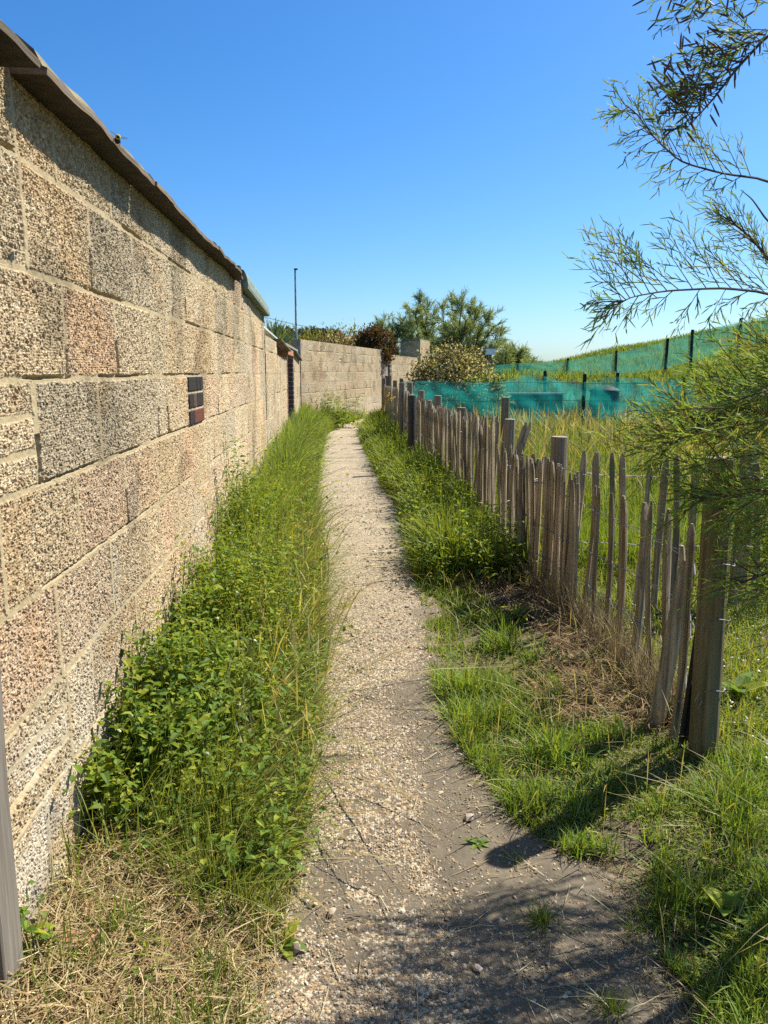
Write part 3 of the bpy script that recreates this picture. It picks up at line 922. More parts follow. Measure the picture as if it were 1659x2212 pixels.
for k in range(5):
    y0 = 23.79 + k * 0.132
    hh = 1.62 + 0.10 * (1 - abs(k - 2) / 2) + random.uniform(-0.03, 0.03)
    box(a, (0, 0, 0), (1, 1, 1), (0.3, 0.3, 0.3), xf=lambda v: np.array([[float(wall_x(y0 + 0.127 * p[1])) - 0.06 + 0.022 * p[0] + 0.05 * (1 - p[2]), y0 + 0.127 * p[1] + 0.04 * p[2], 0.05 + hh * p[2]] for p in v]))
a.build("plank_panel", M['greywood'], gt)
for zz in (0.4, 1.5):
    a = Acc()
    box(a, (0, 0, 0), (1, 1, 1), (0.3, 0.3, 0.3), xf=lambda v: np.array([[float(wall_x(23.79 + 0.66 * p[1])) - 0.03 + 0.025 * p[0] + 0.035 * (1 - zz / 1.7), 23.79 + 0.66 * p[1], zz + 0.09 * p[2]] for p in v]))
    a.build("gate_rail", M['greywood'], gt)
a = Acc()
tube(a, [at_y(833, 742, 23.75), at_y(838, 732, 23.9), at_y(843, 738, 24.1), at_y(846, 752, 24.3)], [0.07, 0.06, 0.06, 0.05], 5)
a.build("leaning_stake", M['greywood'], gt)

# block outbuilding corner over the far wall
bx = at_y(905, 800, 29.1)
oh = thing("block_outbuilding", "square block outbuilding rising above the far wall with one side in shade", "outbuilding", (bx.x - 0.3, 30, 0))
a = Acc()
dirw = np.array([0.237, 1.0]); dl = np.linalg.norm(dirw)
c0 = np.array([bx.x + 0.03, 29.1])
wall_mesh(a, c0, c0 + dirw, np.arange(0, 2.05, 0.025), lambda s: (np.full(len(s), 0.0), np.full(len(s), 2.42)), 180, 1, 201, z_l3=1.27, off_even=0, off_odd=0.22, cell=0.02, thick=0.7)
wall_mesh(a, c0 + np.array([-0.72, 0.0]), c0, np.arange(0, 0.71, 0.025), lambda s: (np.full(len(s), 0.0), np.full(len(s), 2.40)), 180, 1, 211, z_l3=1.27, off_even=0, off_odd=0.22, cell=0.02, thick=0.3)
a.build("blockwork", M['wall'], oh)
a = Acc(); box(a, (0, 0, 0), (1, 1, 1), xf=lambda v: np.array([[c0[0] - 0.74 + 0.74 * p[0] + 0.237 * 2.0 * p[1], c0[1] - 0.03 + 2.05 * p[1], 2.425 + 0.03 * p[2]] for p in v]))
a.build("roof", M['concrete'], oh)

# ------------------------------------------------------------------ timber post at the left edge
a = Acc()
for k, (x0, x1) in enumerate(((0.0, 0.05),)):
    zs = np.linspace(-0.05, 1.15, 12)
    ring = []
    for z in zs:
        q = 0.002 * math.sin(z * 9)
        ring += [(0 + q, 0, z), (0.052 + q, 0, z), (0.055 + q, 0.004, z), (0.055 + q, 0.07, z), (0 + q, 0.07, z)]
    V = np.array(ring); F = []
    for i in range(11):
        for j in range(5):
            F.append((i * 5 + j, i * 5 + (j + 1) % 5, i * 5 + 5 + (j + 1) % 5, i * 5 + 5 + j))
    a.add(V, [np.array(F), np.array([[55, 56, 57, 58, 59]])])
lp = on_ground(28, 2100, 0.06)
o = a.build("timber_post", M['greywood']); o.location = (-0.758, 1.24, 0.0); o.rotation_euler = (0, R(0.9), 0)
tag(o, "grey weathered square timber post against the near end of the block wall", "post")

# ------------------------------------------------------------------ pale fences
def picket_mesh(h, wdt, th, seed, tip=0.07, lean=(0, 0)):
    rng = random.Random(seed)
    a = Acc(); K = 9; SD = 7
    prof = [(math.cos(t), math.sin(t)) for t in (0.15, 0.9, 1.9, 2.9, 3.7, 4.6, 5.5)]
    jr = [1 + rng.uniform(-0.22, 0.22) for _ in range(SD)]
    ph = rng.uniform(0, 6.3); am = rng.uniform(0.003, 0.018)
    V = []
    zs = list(np.linspace(-0.12, h - tip, K - 2)) + [h - tip * 0.35, h]
    flat = rng.uniform(0.18, 0.45)
    skew = rng.uniform(-0.3, 0.3)
    for i, z in enumerate(zs):
        tpr = 1.0 if i < K - 2 else (0.72 if i == K - 2 else flat)
        tw = 1 + 0.08 * math.sin(z * 7 + ph)
        cx = am * math.sin(z * 4.5 + ph) + lean[0] * z + (skew * wdt * 0.5 * (1 - tpr)); cy = am * math.cos(z * 3.7 + ph) + lean[1] * z
        for j, (px, py) in enumerate(prof):
            r = jr[j] * (1 + rng.uniform(-0.06, 0.06))
            V.append((cx + px * wdt / 2 * r * tpr * tw, cy + py * th / 2 * r * max(tpr, 0.5) * tw, z))
    F = []
    for i in range(len(zs) - 1):
        for j in range(SD):
            F.append((i * SD + j, i * SD + (j + 1) % SD, (i + 1) * SD + (j + 1) % SD, (i + 1) * SD + j))
    a.add(np.array(V), [np.array(F), np.array([[(len(zs) - 1) * SD + j for j in range(SD)]])])
    return a
def put_picket(parent, x, y, h, wdt, th, ang, lean, seed, name="picket"):
    o = picket_mesh(h, wdt, th, seed, lean=lean).build(name, M['paling'])
    o.parent = parent
    o.location = Vector((x, y, float(zg(x, y)))) - parent.location
    o.rotation_euler = (0, 0, ang)
    return o
def post_obj(parent, x, y, h, r, mat, lean=(0, 0), top=True, notch=False, seed=0):
    rng = random.Random(seed)
    a = Acc(); SD = 14; zs = np.linspace(-0.2, h, 9); V = []
    jr = [1 + rng.uniform(-0.05, 0.05) for _ in range(SD)]
    for z in list(zs) + [h + 0.004]:
        for j in range(SD):
            t = j * 2 * math.pi / SD
            rr = r * jr[j] * (1 if z <= h else 0.93) * (1.04 - 0.05 * z / h)
            V.append((rr * math.cos(t) + lean[0] * z, rr * math.sin(t) + lean[1] * z, z))
    F = [(i * SD + j, i * SD + (j + 1) % SD, (i + 1) * SD + (j + 1) % SD, (i + 1) * SD + j) for i in range(9) for j in range(SD)]
    a.add(np.array(V), np.array(F), mi=0)
    a.add(np.array(V[-SD:]) , [np.array([list(range(SD))])], mi=1)
    o = a.build("post", [mat, M['endgrain']])
    o.parent = parent
    o.location = Vector((x, y, float(zg(x, y)))) - parent.location
    o.rotation_euler = (0, 0, rng.uniform(0, 6))
    return o

nf = thing("paling_fence", "near stretch of weathered cleft paling fence ending at the thick mossy post", "fence", (1.05, 3.4, 0))
us = [1083, 1086, 1092, 1099, 1106, 1118, 1127, 1136, 1149, 1157, 1166, 1182, 1191, 1202, 1213, 1224, 1235, 1089, 1096, 1103, 1109, 1115, 1121, 1133, 1139, 1144.5, 1152.6, 1161.5, 1170, 1178, 1186, 1196, 1208, 1219, 1230, 1240, 1247, 1254, 1273, 1293, 1319, 1345, 1390, 1435, 1468, 1490]
vs_ = [952, 960, 950, 958, 975, 985, 980, 996, 985, 1000, 985, 1000, 992, 1008, 1003, 1024, 1018, 955, 960, 968, 972, 980, 983, 986, 990, 993, 990, 991, 995, 989, 999, 1001, 1006, 1012, 1020, 1030, 1036, 1044, 1047, 1054, 1064, 1072, 1082, 1084, 1104, 1180]
ygrid = np.linspace(2.42, 6.5, 800)
def y_for_u(u, v):
    a_, f_, z_ = ray(u, v)
    return float(ygrid[np.argmin(np.abs(fence_x(ygrid) / ygrid - a_ / f_))])
wire_pts = []
npk = 0
for i, (u, v) in enumerate(zip(us, vs_)):
    yy = y_for_u(u, v)
    if u > 1400: yy = [2.98, 2.83, 2.66][npk]; npk += 1
    xx = float(fence_x(yy))
    a_, f_, z_ = ray(u, v)
    if u > 1400: xx = a_ / f_ * yy - 0.0
    h = H + z_ / f_ * yy - float(zg(xx, yy))
    off = random.uniform(-0.012, 0.012)
    if u < 1215: xx += random.uniform(-0.025, 0.025)
    put_picket(nf, xx + off, yy, h, random.uniform(0.028, 0.056), random.uniform(0.018, 0.032), R(70) + random.uniform(-0.5, 0.5),
               (random.uniform(-0.03, 0.03), random.uniform(-0.045, 0.045)), i + 10)
    wire_pts.append((xx, yy))
# splayed broken pickets at the joint
for i, (u, v, lx) in enumerate([(1132, 925, 0.22), (1143, 926, 0.32), (1126, 968, 0.05)]):
    p = at_y(u, v, 5.5)
    put_picket(nf, p.x - lx * p.z * 0.95, 5.5, p.z, 0.035, 0.022, 0.1, (lx, -0.02), 900 + i)
# slanting loose paling and a dark strap beside the end post
put_picket(nf, 0.985, 2.60, 0.62, 0.075, 0.03, 0.4, (0.13, -0.03), 921)
put_picket(nf, 0.985, 2.47, 0.78, 0.036, 0.026, 0.4, (0.05, -0.01), 922)
a = Acc(); box(a, (-0.016, -0.008, -0.1), (0.016, 0.008, 0.74)); o = a.build("dark_strap", M['darkpost']); o.parent = nf
o.location = Vector((1.015, 2.43, 0.03)) - nf.location; o.rotation_euler = (R(1), R(4.5), 0.5)
post_obj(nf, 1.062, 2.38, 1.00, 0.044, M['greenpost'], lean=(0.018, 0.0), seed=1)
post_obj(nf, 0.985, 4.33, 0.90, 0.047, M['post'], seed=2)
def wire_run(parent, pts, zs, seed, dx=-0.016):
    rng = random.Random(seed)
    for z0 in zs:
        for sd_ in (-1, 1):
            P = []
            for i in range(len(pts) - 1):
                (xa, ya), (xb, yb) = pts[i], pts[i + 1]
                for t in (0, 0.5):
                    sw = (1 if (i + (t > 0)) % 1 == 0 else -1)
                    x_ = xa + (xb - xa) * t; y_ = ya + (yb - ya) * t
                    e = (0.020 * sd_) if t == 0 else 0.0
                    P.append((x_ + e, y_ + e * 0.2, float(zg(x_, y_)) + z0 + rng.uniform(-0.006, 0.006) + 0.02 * math.sin(y_ * 1.7 + z0 * 9)))
            P.append((pts[-1][0] + 0.02 * sd_, pts[-1][1], float(zg(*pts[-1])) + z0))
            a = Acc(); tube(a, P, 0.0017, 4)
            a.build("wire", M['wire'], parent)
wp = sorted(wire_pts, key=lambda p: -p[1])
wp = [wp[0]] + [p for k, p in enumerate(wp[1:]) if p[1] < wp[k][1] - 0.001] + [(1.03, 2.42)]
wire_run(nf, wp, (0.20, 0.40, 0.62), 3)
# tufts of wire twisted round the end post
for z in (0.28, 0.52, 0.70):
    a = Acc()
    tube(a, [(1.065 + 0.05 * math.cos(t), 2.385 + 0.05 * math.sin(t), z + 0.006 * math.sin(3 * t)) for t in np.linspace(0, 6.3, 16)], 0.0016, 4)
    tube(a, [(1.02, 2.34, z), (1.005, 2.335, z - 0.03), (1.015, 2.335, z - 0.06), (1.03, 2.34, z - 0.03)], 0.0013, 4)
    a.build("tie_wire", M['wire'], nf)

ff_ = thing("paling_fence", "long far stretch of close set paling fence curving away beside the path", "fence", (0.6, 9.0, 0))
yy = 5.62; i = 0; npart = 0; fpts = []
rest = Acc()
while yy < 19.8:
    xx = float(fence_x(yy)) + random.uniform(-0.012, 0.012)
    h = float(np.interp(yy, [5.6, 9, 12, 14, 20], [0.90, 0.83, 0.88, 0.92, 0.88])) + random.uniform(-0.05, 0.04)
    fpts.append((xx, yy))
    wd_ = random.uniform(0.036, 0.062)
    if npart < 98:
        put_picket(ff_, xx, yy, h, wd_, random.uniform(0.02, 0.032), R(75) + random.uniform(-0.5, 0.5), (random.uniform(-0.035, 0.035), random.uniform(-0.03, 0.03)), i + 200)
        npart += 1
    else:
        b = picket_mesh(h, wd_ * 1.1, 0.028, i + 200)
        rest.add(b.V[0] @ np.array([[0.26, 0.97, 0], [-0.97, 0.26, 0], [0, 0, 1]]) + np.array([xx, yy, float(zg(xx, yy))]), [f for f in b.F])
    yy += random.uniform(0.050, 0.078) * (1.0 if yy < 10 else 1.1); i += 1
o = rest.build("pickets", M['paling'], ff_); o["kind"] = "stuff"
wire_run(ff_, fpts[::3], (0.25, 0.68), 5)
for i, (u, v, wv, mt) in enumerate([(1101, 906, 24, 'post'), (1093, 859, 18, 'post'), (997, 881, 20, 'post'), (1002, 890, 13, 'post'), (945.5, 855, 17, 'post'), (951, 872, 11, 'post'),
                                    (927, 865, 12, 'post'), (910, 844, 14.5, 'post'), (917, 853, 7, 'post'), (890, 854, 17, 'charpost'), (884.5, 827, 12.5, 'post'), (868, 827, 12.7, 'post'),
                                    (867.5, 818, 9, 'post'), (853.5, 822, 10, 'post'), (842, 811, 6.5, 'post'), (835, 812, 8, 'post'), (829.5, 817, 8.5, 'post')]):
    Yp = min(21.0, 1719 * 0.098 / wv)
    p = at_y(u, v, Yp)
    post_obj(ff_, p.x, Yp, p.z - float(zg(p.x, Yp)), 0.049, M[mt], lean=(random.uniform(-.01, .01), 0), seed=30 + i)

bf = thing("paling_fence", "sparse paling fence crossing behind the near stretch towards the tamarisk bush", "fence", (1.5, 4.0, 0))
bpts = [(0.99, 4.25)]
for i, (u, v) in enumerate([(1148, 980), (1177, 985), (1254, 973), (1286, 976), (1327, 977), (1357, 980), (1394, 1000), (1433, 990), (1470, 984), (1506, 995), (1545, 990), (1580, 1000), (1616, 1005), (1650, 1000), (1690, 1000), (1730, 996)]):
    Yp = 4.02 - 0.0002 * (u - 1250) if u > 1200 else 4.75
    p = at_y(u, v, Yp)
    put_picket(bf, p.x, Yp, p.z - float(zg(p.x, Yp)), random.uniform(0.032, 0.042), 0.024, random.uniform(-0.4, 0.4), (random.uniform(-0.03, 0.03), 0), 400 + i)
    if u > 1200: bpts.append((p.x, Yp))
wire_run(bf, bpts, (0.38, 0.72), 9)
for i, xx in enumerate((1.93,)):
    post_obj(bf, xx, 4.05, 0.95, 0.045, M['post'], seed=70 + i)

# ------------------------------------------------------------------ netting fences
def net_fence(name, label, pts, posts, mat, sag, hsag, seed, postr=0.05, wires=True, zlow=None):
    """pts: list of (x,y,zbot,ztop)"""
    t = thing(name, label, "fence", (pts[0][0], pts[0][1], 0))
    pts = np.array(pts, float)
    s = np.concatenate([[0], np.cumsum(np.hypot(np.diff(pts[:, 0]), np.diff(pts[:, 1])))])
    n = int(s[-1] / 0.05); q = np.linspace(0, s[-1], n)
    X_ = np.interp(q, s, pts[:, 0]); Y_ = np.interp(q, s, pts[:, 1]); B = np.interp(q, s, pts[:, 2]); T = np.interp(q, s, pts[:, 3])
    T = T - sag * (0.5 + 0.5 * np.sin(q * 2.9 + seed)) * fbm(q, q * 0, 1.5, seed, 2) * 2
    m_ = 14; tt = np.linspace(0, 1, m_)
    V = np.zeros((n, m_, 3))
    for j, t_ in enumerate(tt):
        wv = 1.6 * hsag * (fbm(q + t_ * 0.35, q * 0 + t_ * 1.1, 0.30, seed + 3, 3) - 0.5) * 2
        V[:, j] = np.c_[X_, Y_ + wv, B + (T - B) * t_]
    a = Acc(); a.add(V.reshape(-1, 3), grid_faces(n, m_))
    a.build("netting", mat, t, smooth=True)
    if wires:
        a = Acc()
        for t_ in (0.05, 0.34, 0.62, 0.97):
            tube(a, np.c_[X_, Y_ - 0.03, B + (T - B) * t_][::4], 0.004, 4)
        for k in range(0, n, 8):
            tube(a, [(X_[k], Y_[k] - 0.03, B[k]), (X_[k], Y_[k] - 0.03, T[k])], 0.0022, 3)
        a.build("wire_mesh", M['darkpost'], t)
    for i, (x_, y_, z0, z1) in enumerate(posts):
        a = Acc(); box(a, (-postr, -postr, z0 - 0.3), (postr, postr, z1)); box(a, (-postr * .8, -postr * .8, z1), (postr * .8, postr * .8, z1 + 0.012))
        o = a.build("post", M['darkpost']); o.parent = t; o.location = Vector((x_, y_, 0)) - t.location
        o.rotation_euler = (random.uniform(-.02, .02), random.uniform(-.02, .02), random.uniform(-.2, .2))
    return t
def P3(u, v, Y_):
    p = at_y(u, v, Y_); return p.x, p.y, p.z
pts = []
for u, vt in [(868, 822), (960, 823), (1060, 822), (1180, 822), (1263, 824), (1370, 825), (1490, 824), (1660, 822), (1900, 815)]:
    x_, y_, z_ = P3(u, vt, 16.2); pts.append((x_, y_, 0.05, z_))
posts = []
for u, vt in [(1263, 809), (1483, 806), (1700, 806)]:
    x_, y_, z_ = P3(u, vt, 16.28); posts.append((x_, y_, 0, z_))
net_fence("netting_fence", "front teal garden netting fence standing across the tall grass field", pts, posts, M['net_teal'], 0.025, 0.07, 3, postr=0.033)
pts = []; posts = []
for u, vt, vb in [(1040, 791, 822), (1118, 785, 816), (1226, 779, 816), (1333, 762, 812), (1440, 738, 796), (1530, 712, 772), (1620, 690, 748), (1760, 660, 725)]:
    x_, y_, z_ = P3(u, vt, 24.0); _, _, zb_ = P3(u, vb, 24.0); pts.append((x_, y_, zb_, z_))
for u, vt in [(1118, 783), (1226, 777), (1333, 760), (1440, 734), (1498, 715), (1600, 690), (1700, 670)]:
    x_, y_, z_ = P3(u, vt, 24.05); posts.append((x_, y_, z_ - 0.95, z_ + 0.03))
net_fence("netting_fence", "rear green netting fence climbing the grassy bank on dark square posts", pts, posts, M['net_green'], 0.01, 0.02, 8, postr=0.034, wires=False)
pts = []; posts = []
for u, vt in [(1085, 812), (1130, 808), (1200, 810), (1240, 806), (1295, 812), (1350, 815), (1420, 812), (1500, 815)]:
    x_, y_, z_ = P3(u, vt, 19.6); pts.append((x_, y_, 0.1, z_))
for u, vt in [(1180, 802), (1336, 806)]:
    x_, y_, z_ = P3(u, vt, 19.7); posts.append((x_, y_, 0, z_))
net_fence("netting_fence", "sagging inner netting screen standing between the front and rear netting fences", pts, posts, M['net_teal'], 0.16, 0.10, 15, postr=0.034, wires=False)

# compost bin behind the netting
cx, cy, cz = P3(1307, 832, 17.8)
cb = thing("compost_bin", "dark green tapered plastic compost bin behind the front netting", "compost bin", (cx, cy, 0))
def lathe(prof, sides=24, rib=0.0):
    V = []; F = []
    for r, z in prof:
        for j in range(sides):
            t = 2 * math.pi * j / sides
            rr = r * (1 + rib * (j % 2))
            V.append((rr * math.cos(t), rr * math.sin(t), z))
    for i in range(len(prof) - 1):
        for j in range(sides):
            F.append((i * sides + j, i * sides + (j + 1) % sides, (i + 1) * sides + (j + 1) % sides, (i + 1) * sides + j))
    a = Acc(); a.add(np.array(V), [np.array(F), np.array([list(range((len(prof) - 1) * sides, len(prof) * sides))])])
    return a
o = lathe([(0.40, 0.0), (0.40, 0.03), (0.385, 0.06), (0.35, 0.35), (0.36, 0.37), (0.36, 0.40), (0.345, 0.42), (0.315, cz - 0.13)], rib=0.012).build("body", M['plastic'], None); o.parent = cb
o = lathe([(0.345, cz - 0.15), (0.35, cz - 0.12), (0.33, cz - 0.10), (0.22, cz - 0.04), (0.10, cz - 0.012), (0.03, cz)]).build("lid", M['plastic'], None, smooth=True); o.parent = cb
# raised bed
rx, ry, rz_ = P3(1150, 849, 18.6)
rb = thing("raised_bed", "low timber raised bed with a pale top rail behind the front netting", "raised bed", (rx, ry, 0))
a = Acc(); box(a, (-0.62, -0.35, 0), (0.62, -0.31, rz_ - 0.02)); box(a, (-0.62, 0.31, 0), (0.62, 0.35, rz_ - 0.02)); box(a, (-0.66, -0.31, 0), (-0.62, 0.31, rz_ - 0.02)); box(a, (0.62, -0.31, 0), (0.66, 0.31, rz_ - 0.02)); box(a, (-0.61, -0.30, 0), (0.61, 0.30, rz_ - 0.10))
o = a.build("side_boards", M['darkpost']); o.parent = rb
a = Acc(); box(a, (-0.68, -0.39, rz_ - 0.02), (0.68, -0.30, rz_ + 0.02))
o = a.build("top_rail", M['white']); o.parent = rb
# sign
sx, sy, sz_ = P3(1059.5, 745, 25.5)
sg = thing("notice_sign", "small blank white notice on a thin wooden post before the tamarisk", "sign", (sx, sy, 0))
a = Acc(); box(a, (-0.04, -0.03, 0), (0.04, 0.03, sz_)); o = a.build("post", M['greywood']); o.parent = sg
_, _, zb1 = P3(1059, 766, 25.5); _, _, zb2 = P3(1059, 757, 25.5)
a = Acc(); box(a, (-0.16, -0.06, zb1), (0.17, -0.034, zb2 + 0.05)); o = a.build("board", M['white']); o.parent = sg
# mast
mx, my, mz = P3(640, 583, 17.5)
mp_ = thing("mast", "tall thin flaking metal pole rising behind the corner of the wall", "pole", (mx - 0.03, my, 0))
a = Acc(); tube(a, [(0, 0, 0), (0.01, 0, 1.2), (0.0, 0, 2.4), (0.005, 0, mz)], [0.026, 0.024, 0.022, 0.02], 8); o = a.build("shaft", M['pole']); o.parent = mp_
a = Acc(); box(a, (-0.02, -0.02, mz), (0.06, 0.02, mz + 0.03)); o = a.build("end_bracket", M['darkpost']); o.parent = mp_
# overhead cable
a = Acc(); c0 = at_y(560, 682, 52); c1 = at_y(850, 712, 62)
tube(a, [c0.lerp(c1, t) + Vector((0, 0, -0.5 * math.sin(math.pi * t))) for t in np.linspace(-0.3, 1.1, 14)], 0.016, 4)
tag(a.build("overhead_cable", M['darkpost']), "thin overhead cable sagging across the sky behind the pole", "cable")

# ------------------------------------------------------------------ bumblebee
bp = at_t(254, 301, 1.62)
bee = thing("bumblebee", "black bumblebee with a yellow collar flying beside the roof edge", "bee", bp)
def blob(a, c_, r_, mi=0, n=10, m=7):
    V = []; F = []
    for i in range(m + 1):
        th = math.pi * i / m
        for j in range(n):
            t = 2 * math.pi * j / n
            V.append((c_[0] + r_[0] * math.cos(th), c_[1] + r_[1] * math.sin(th) * math.cos(t), c_[2] + r_[2] * math.sin(th) * math.sin(t)))
    for i in range(m):
        for j in range(n):
            F.append((i * n + j, i * n + (j + 1) % n, (i + 1) * n + (j + 1) % n, (i + 1) * n + j))
    a.add(np.array(V), np.array(F), mi=mi)
a = Acc(); blob(a, (0.004, 0, -0.001), (0.0095, 0.0062, 0.006)); blob(a, (-0.0065, 0, 0.0005), (0.0055, 0.0055, 0.0055)); blob(a, (-0.0125, 0, -0.0008), (0.003, 0.0034, 0.0032))
o = a.build("body", M['black'], smooth=True); o.parent = bee
a = Acc(); blob(a, (-0.0095, 0, 0.0008), (0.0018, 0.0057, 0.0056)); o = a.build("collar", M['yellowfur'], smooth=True); o.parent = bee
a = Acc(); blob(a, (0.0125, 0, -0.0014), (0.0024, 0.0038, 0.0036)); o = a.build("tail", M['whitefur'], smooth=True); o.parent = bee
for sg_ in (1, -1):
    a = Acc(); a.add(np.array([(-0.006, 0.002 * sg_, 0.005), (-0.004, 0.010 * sg_, 0.009), (0.000, 0.018 * sg_, 0.012), (0.004, 0.017 * sg_, 0.011), (0.003, 0.008 * sg_, 0.007), (-0.003, 0.002 * sg_, 0.005)]), [np.array([[0, 1, 2, 3, 4, 5]])])
    o = a.build("wing", M['wing']); o.parent = bee
a = Acc()
for k in range(3):
    for sg_ in (1, -1):
        tube(a, [(-0.008 + 0.004 * k, 0.003 * sg_, -0.004), (-0.009 + 0.005 * k, 0.007 * sg_, -0.006), (-0.008 + 0.006 * k, 0.007 * sg_, -0.011)], [0.0007, 0.0006, 0.0004], 4)
o = a.build("legs", M['black']); o.parent = bee
bee.rotation_euler = (0.35, 0.2, 2.0)

# ------------------------------------------------------------------ grass
GP = 1.12 * np.array([(0.155, 0.215, 0.030), (0.125, 0.195, 0.028), (0.185, 0.230, 0.035), (0.105, 0.170, 0.030), (0.215, 0.240, 0.045), (0.145, 0.215, 0.045)])
STRAW = np.array([(0.42, 0.33, 0.17), (0.36, 0.27, 0.14), (0.48, 0.40, 0.22), (0.30, 0.22, 0.12), (0.40, 0.28, 0.15), (0.52, 0.45, 0.28)])
def gcols(n, pal_=GP, v=0.18):
    return pal_[RNG.integers(0, len(pal_), n)] * RNG.uniform(1 - v, 1 + v, (n, 1))
def blade_field(acc, x, y, h, w_, lean=0.35, colr=None, tip=None, az=None, prof=(1.0, 0.85, 0.5), z=None, up=1.0):
    n = len(x)
    az = RNG.uniform(0, 6.283, n) if az is None else az
    ln = np.abs(RNG.normal(0, lean, n))
    d = norm(np.stack([np.cos(az) * ln * 0.5, np.sin(az) * ln * 0.5, np.full(n, up)], 1))
    bend = np.stack([np.cos(az) * ln, np.sin(az) * ln, -0.28 * ln], 1)
    fz = az + RNG.normal(0, 0.9, n) + 1.57
    side = np.stack([np.cos(fz), np.sin(fz), np.zeros(n)], 1)
    zz = (zsurf(x, y) if z is None else z) - 0.01
    ribbons(acc, np.stack([x, y, zz], 1), d, bend, h, w_, side, colr if colr is not None else gcols(n), tip, prof)
def litter(acc, x, y, L, w_, colr, rise=0.02, tilt=0.12, z=None):
    n = len(x); az = RNG.uniform(0, 6.283, n); tl = RNG.normal(0.05, tilt, n)
    d = norm(np.stack([np.cos(az), np.sin(az), tl], 1)); b = RNG.normal(0, 0.12, (n, 3)) * np.array([1, 1, 0.5])
    side = norm(np.cross(d, np.array([0, 0, 1.0])) + RNG.normal(0, 0.3, (n, 3)))
    zz = (zg(x, y) if z is None else z) + np.abs(RNG.normal(0, rise, n)) + 0.006
    ribbons(acc, np.stack([x, y, zz], 1), d, b, L, w_, side, colr, None, (1, 1, 0.8))

def wx(y): return wall_x(y) + 0.015
# --- left verge : fine grass between weeds and path
A = Acc()
x, y = sample(30000, 1.55, 7.0, 1.5, lambda y: wx(y), lambda y: path_l(y) + 0.0)
q = (x - wx(y)) / (path_l(y) - wx(y))
dry = sstep((1.95 + 0.25 * fbm(x, y, 0.3, 91, 3) - 0.35 * q - y) / 0.25)
keep = RNG.random(len(x)) > np.maximum(0.96 * dry, 0.62 * (q < 0.5))
x, y, q = x[keep], y[keep], q[keep]
cl = fbm(x, y, 0.16, 92, 3)
h = (0.10 + 0.22 * cl + 0.16 * sstep((y - 2.2) / 2.5)) * np.clip((1.10 - q) * 2.2, 0.25, 1) * RNG.uniform(0.6, 1.15, len(x))
cc = gcols(len(x)) * np.array([1.08, 1.0, 1.0])
blade_field(A, x, y, h, 0.0030 + 0.0007 * y, 0.62, cc, cc * 0.8 + np.array([0.28, 0.24, 0.10]) * 0.25)
# seeding stems
x, y = sample(900, 1.7, 8.0, 1.3, lambda y: wx(y) + 0.25, lambda y: path_l(y) + 0.02)
h = RNG.uniform(0.25, 0.5, len(x)) * sstep((y - 1.2) / 1.6)
blade_field(A, x, y, h, 0.0050 + 0.0007 * y, 0.7, gcols(len(x)) * 1.1, STRAW[RNG.integers(0, 6, len(x))], prof=(0.35, 0.35, 1.0))
# far left verge
x, y = sample(16000, 6.0, 23.0, 1.0, lambda y: wx(y), lambda y: path_l(y) + 0.0)
q = (x - wx(y)) / np.maximum(0.2, path_l(y) - wx(y))
h = (0.22 + 0.30 * fbm(x, y, 0.5, 93, 3)) * RNG.uniform(0.6, 1.15, len(x)) * np.clip((1.15 - q) * 2.5, 0.35, 1)
h = h * (1 + 0.4 * ((y > 7) & (y < 16) & (q < 0.5)))
blade_field(A, x, y, h, 0.007 + 0.0009 * y, 0.38, gcols(len(x)), gcols(len(x), v=0.1) * 1.1 + 0.03)
tag(A.build("grass", M['grass']), "long soft grass with pale seed heads between the wall and the path", "grass", kind="stuff")

# --- dry cut grass in the near left corner
A = Acc()
x, y = sample(24000, 0.75, 2.35, 0.6, lambda y: wx(y) - 0.05 * (y < 1.2), lambda y: path_l(y) + 0.02)
q = (x - wx(y)) / (path_l(y) - wx(y))
dry = sstep((2.0 + 0.3 * fbm(x, y, 0.3, 91, 3) - 0.35 * q - y) / 0.3)
keep = RNG.random(len(x)) < 0.10 + 0.9 * dry * (1 - 0.6 * sstep((q - 0.6) / 0.3))
x, y = x[keep], y[keep]
sc2 = STRAW[RNG.integers(0, 6, len(x))] * RNG.uniform(0.7, 1.15, (len(x), 1)) * np.array([1, 0.95, 0.85])
litter(A, x, y, RNG.uniform(0.02, 0.09, len(x)), RNG.uniform(0.0014, 0.003, len(x)), sc2, 0.022, 0.35)
x, y = sample(6000, 0.8, 2.1, 0.6, lambda y: wx(y) - 0.02, lambda y: path_l(y) - 0.02)
sc2 = STRAW[RNG.integers(0, 6, len(x))] * RNG.uniform(0.6, 1.1, (len(x), 1)) * np.array([1.0, 0.85, 0.75])
blade_field(A, x, y, RNG.uniform(0.02, 0.075, len(x)), 0.0024, 0.6, sc2)
# straw under the near fence
x, y = sample(7000, 2.55, 5.6, 0.8, lambda y: fence_x(y) - 0.40 + 0.12 * np.sin(y * 4), lambda y: fence_x(y) + 0.08)
sc2 = STRAW[RNG.integers(0, 6, len(x))] * RNG.uniform(0.35, 0.95, (len(x), 1)) * np.array([1, 0.82, 0.72])
litter(A, x, y, RNG.uniform(0.03, 0.11, len(x)), RNG.uniform(0.002, 0.004, len(x)), sc2, 0.025, 0.35)
x, y = sample(2600, 2.6, 6.0, 0.8, lambda y: fence_x(y) - 0.10, lambda y: fence_x(y) + 0.06)
sc2 = STRAW[RNG.integers(0, 6, len(x))] * RNG.uniform(0.5, 1.0, (len(x), 1))
blade_field(A, x, y, RNG.uniform(0.08, 0.32, len(x)), 0.0030, 0.4, sc2)
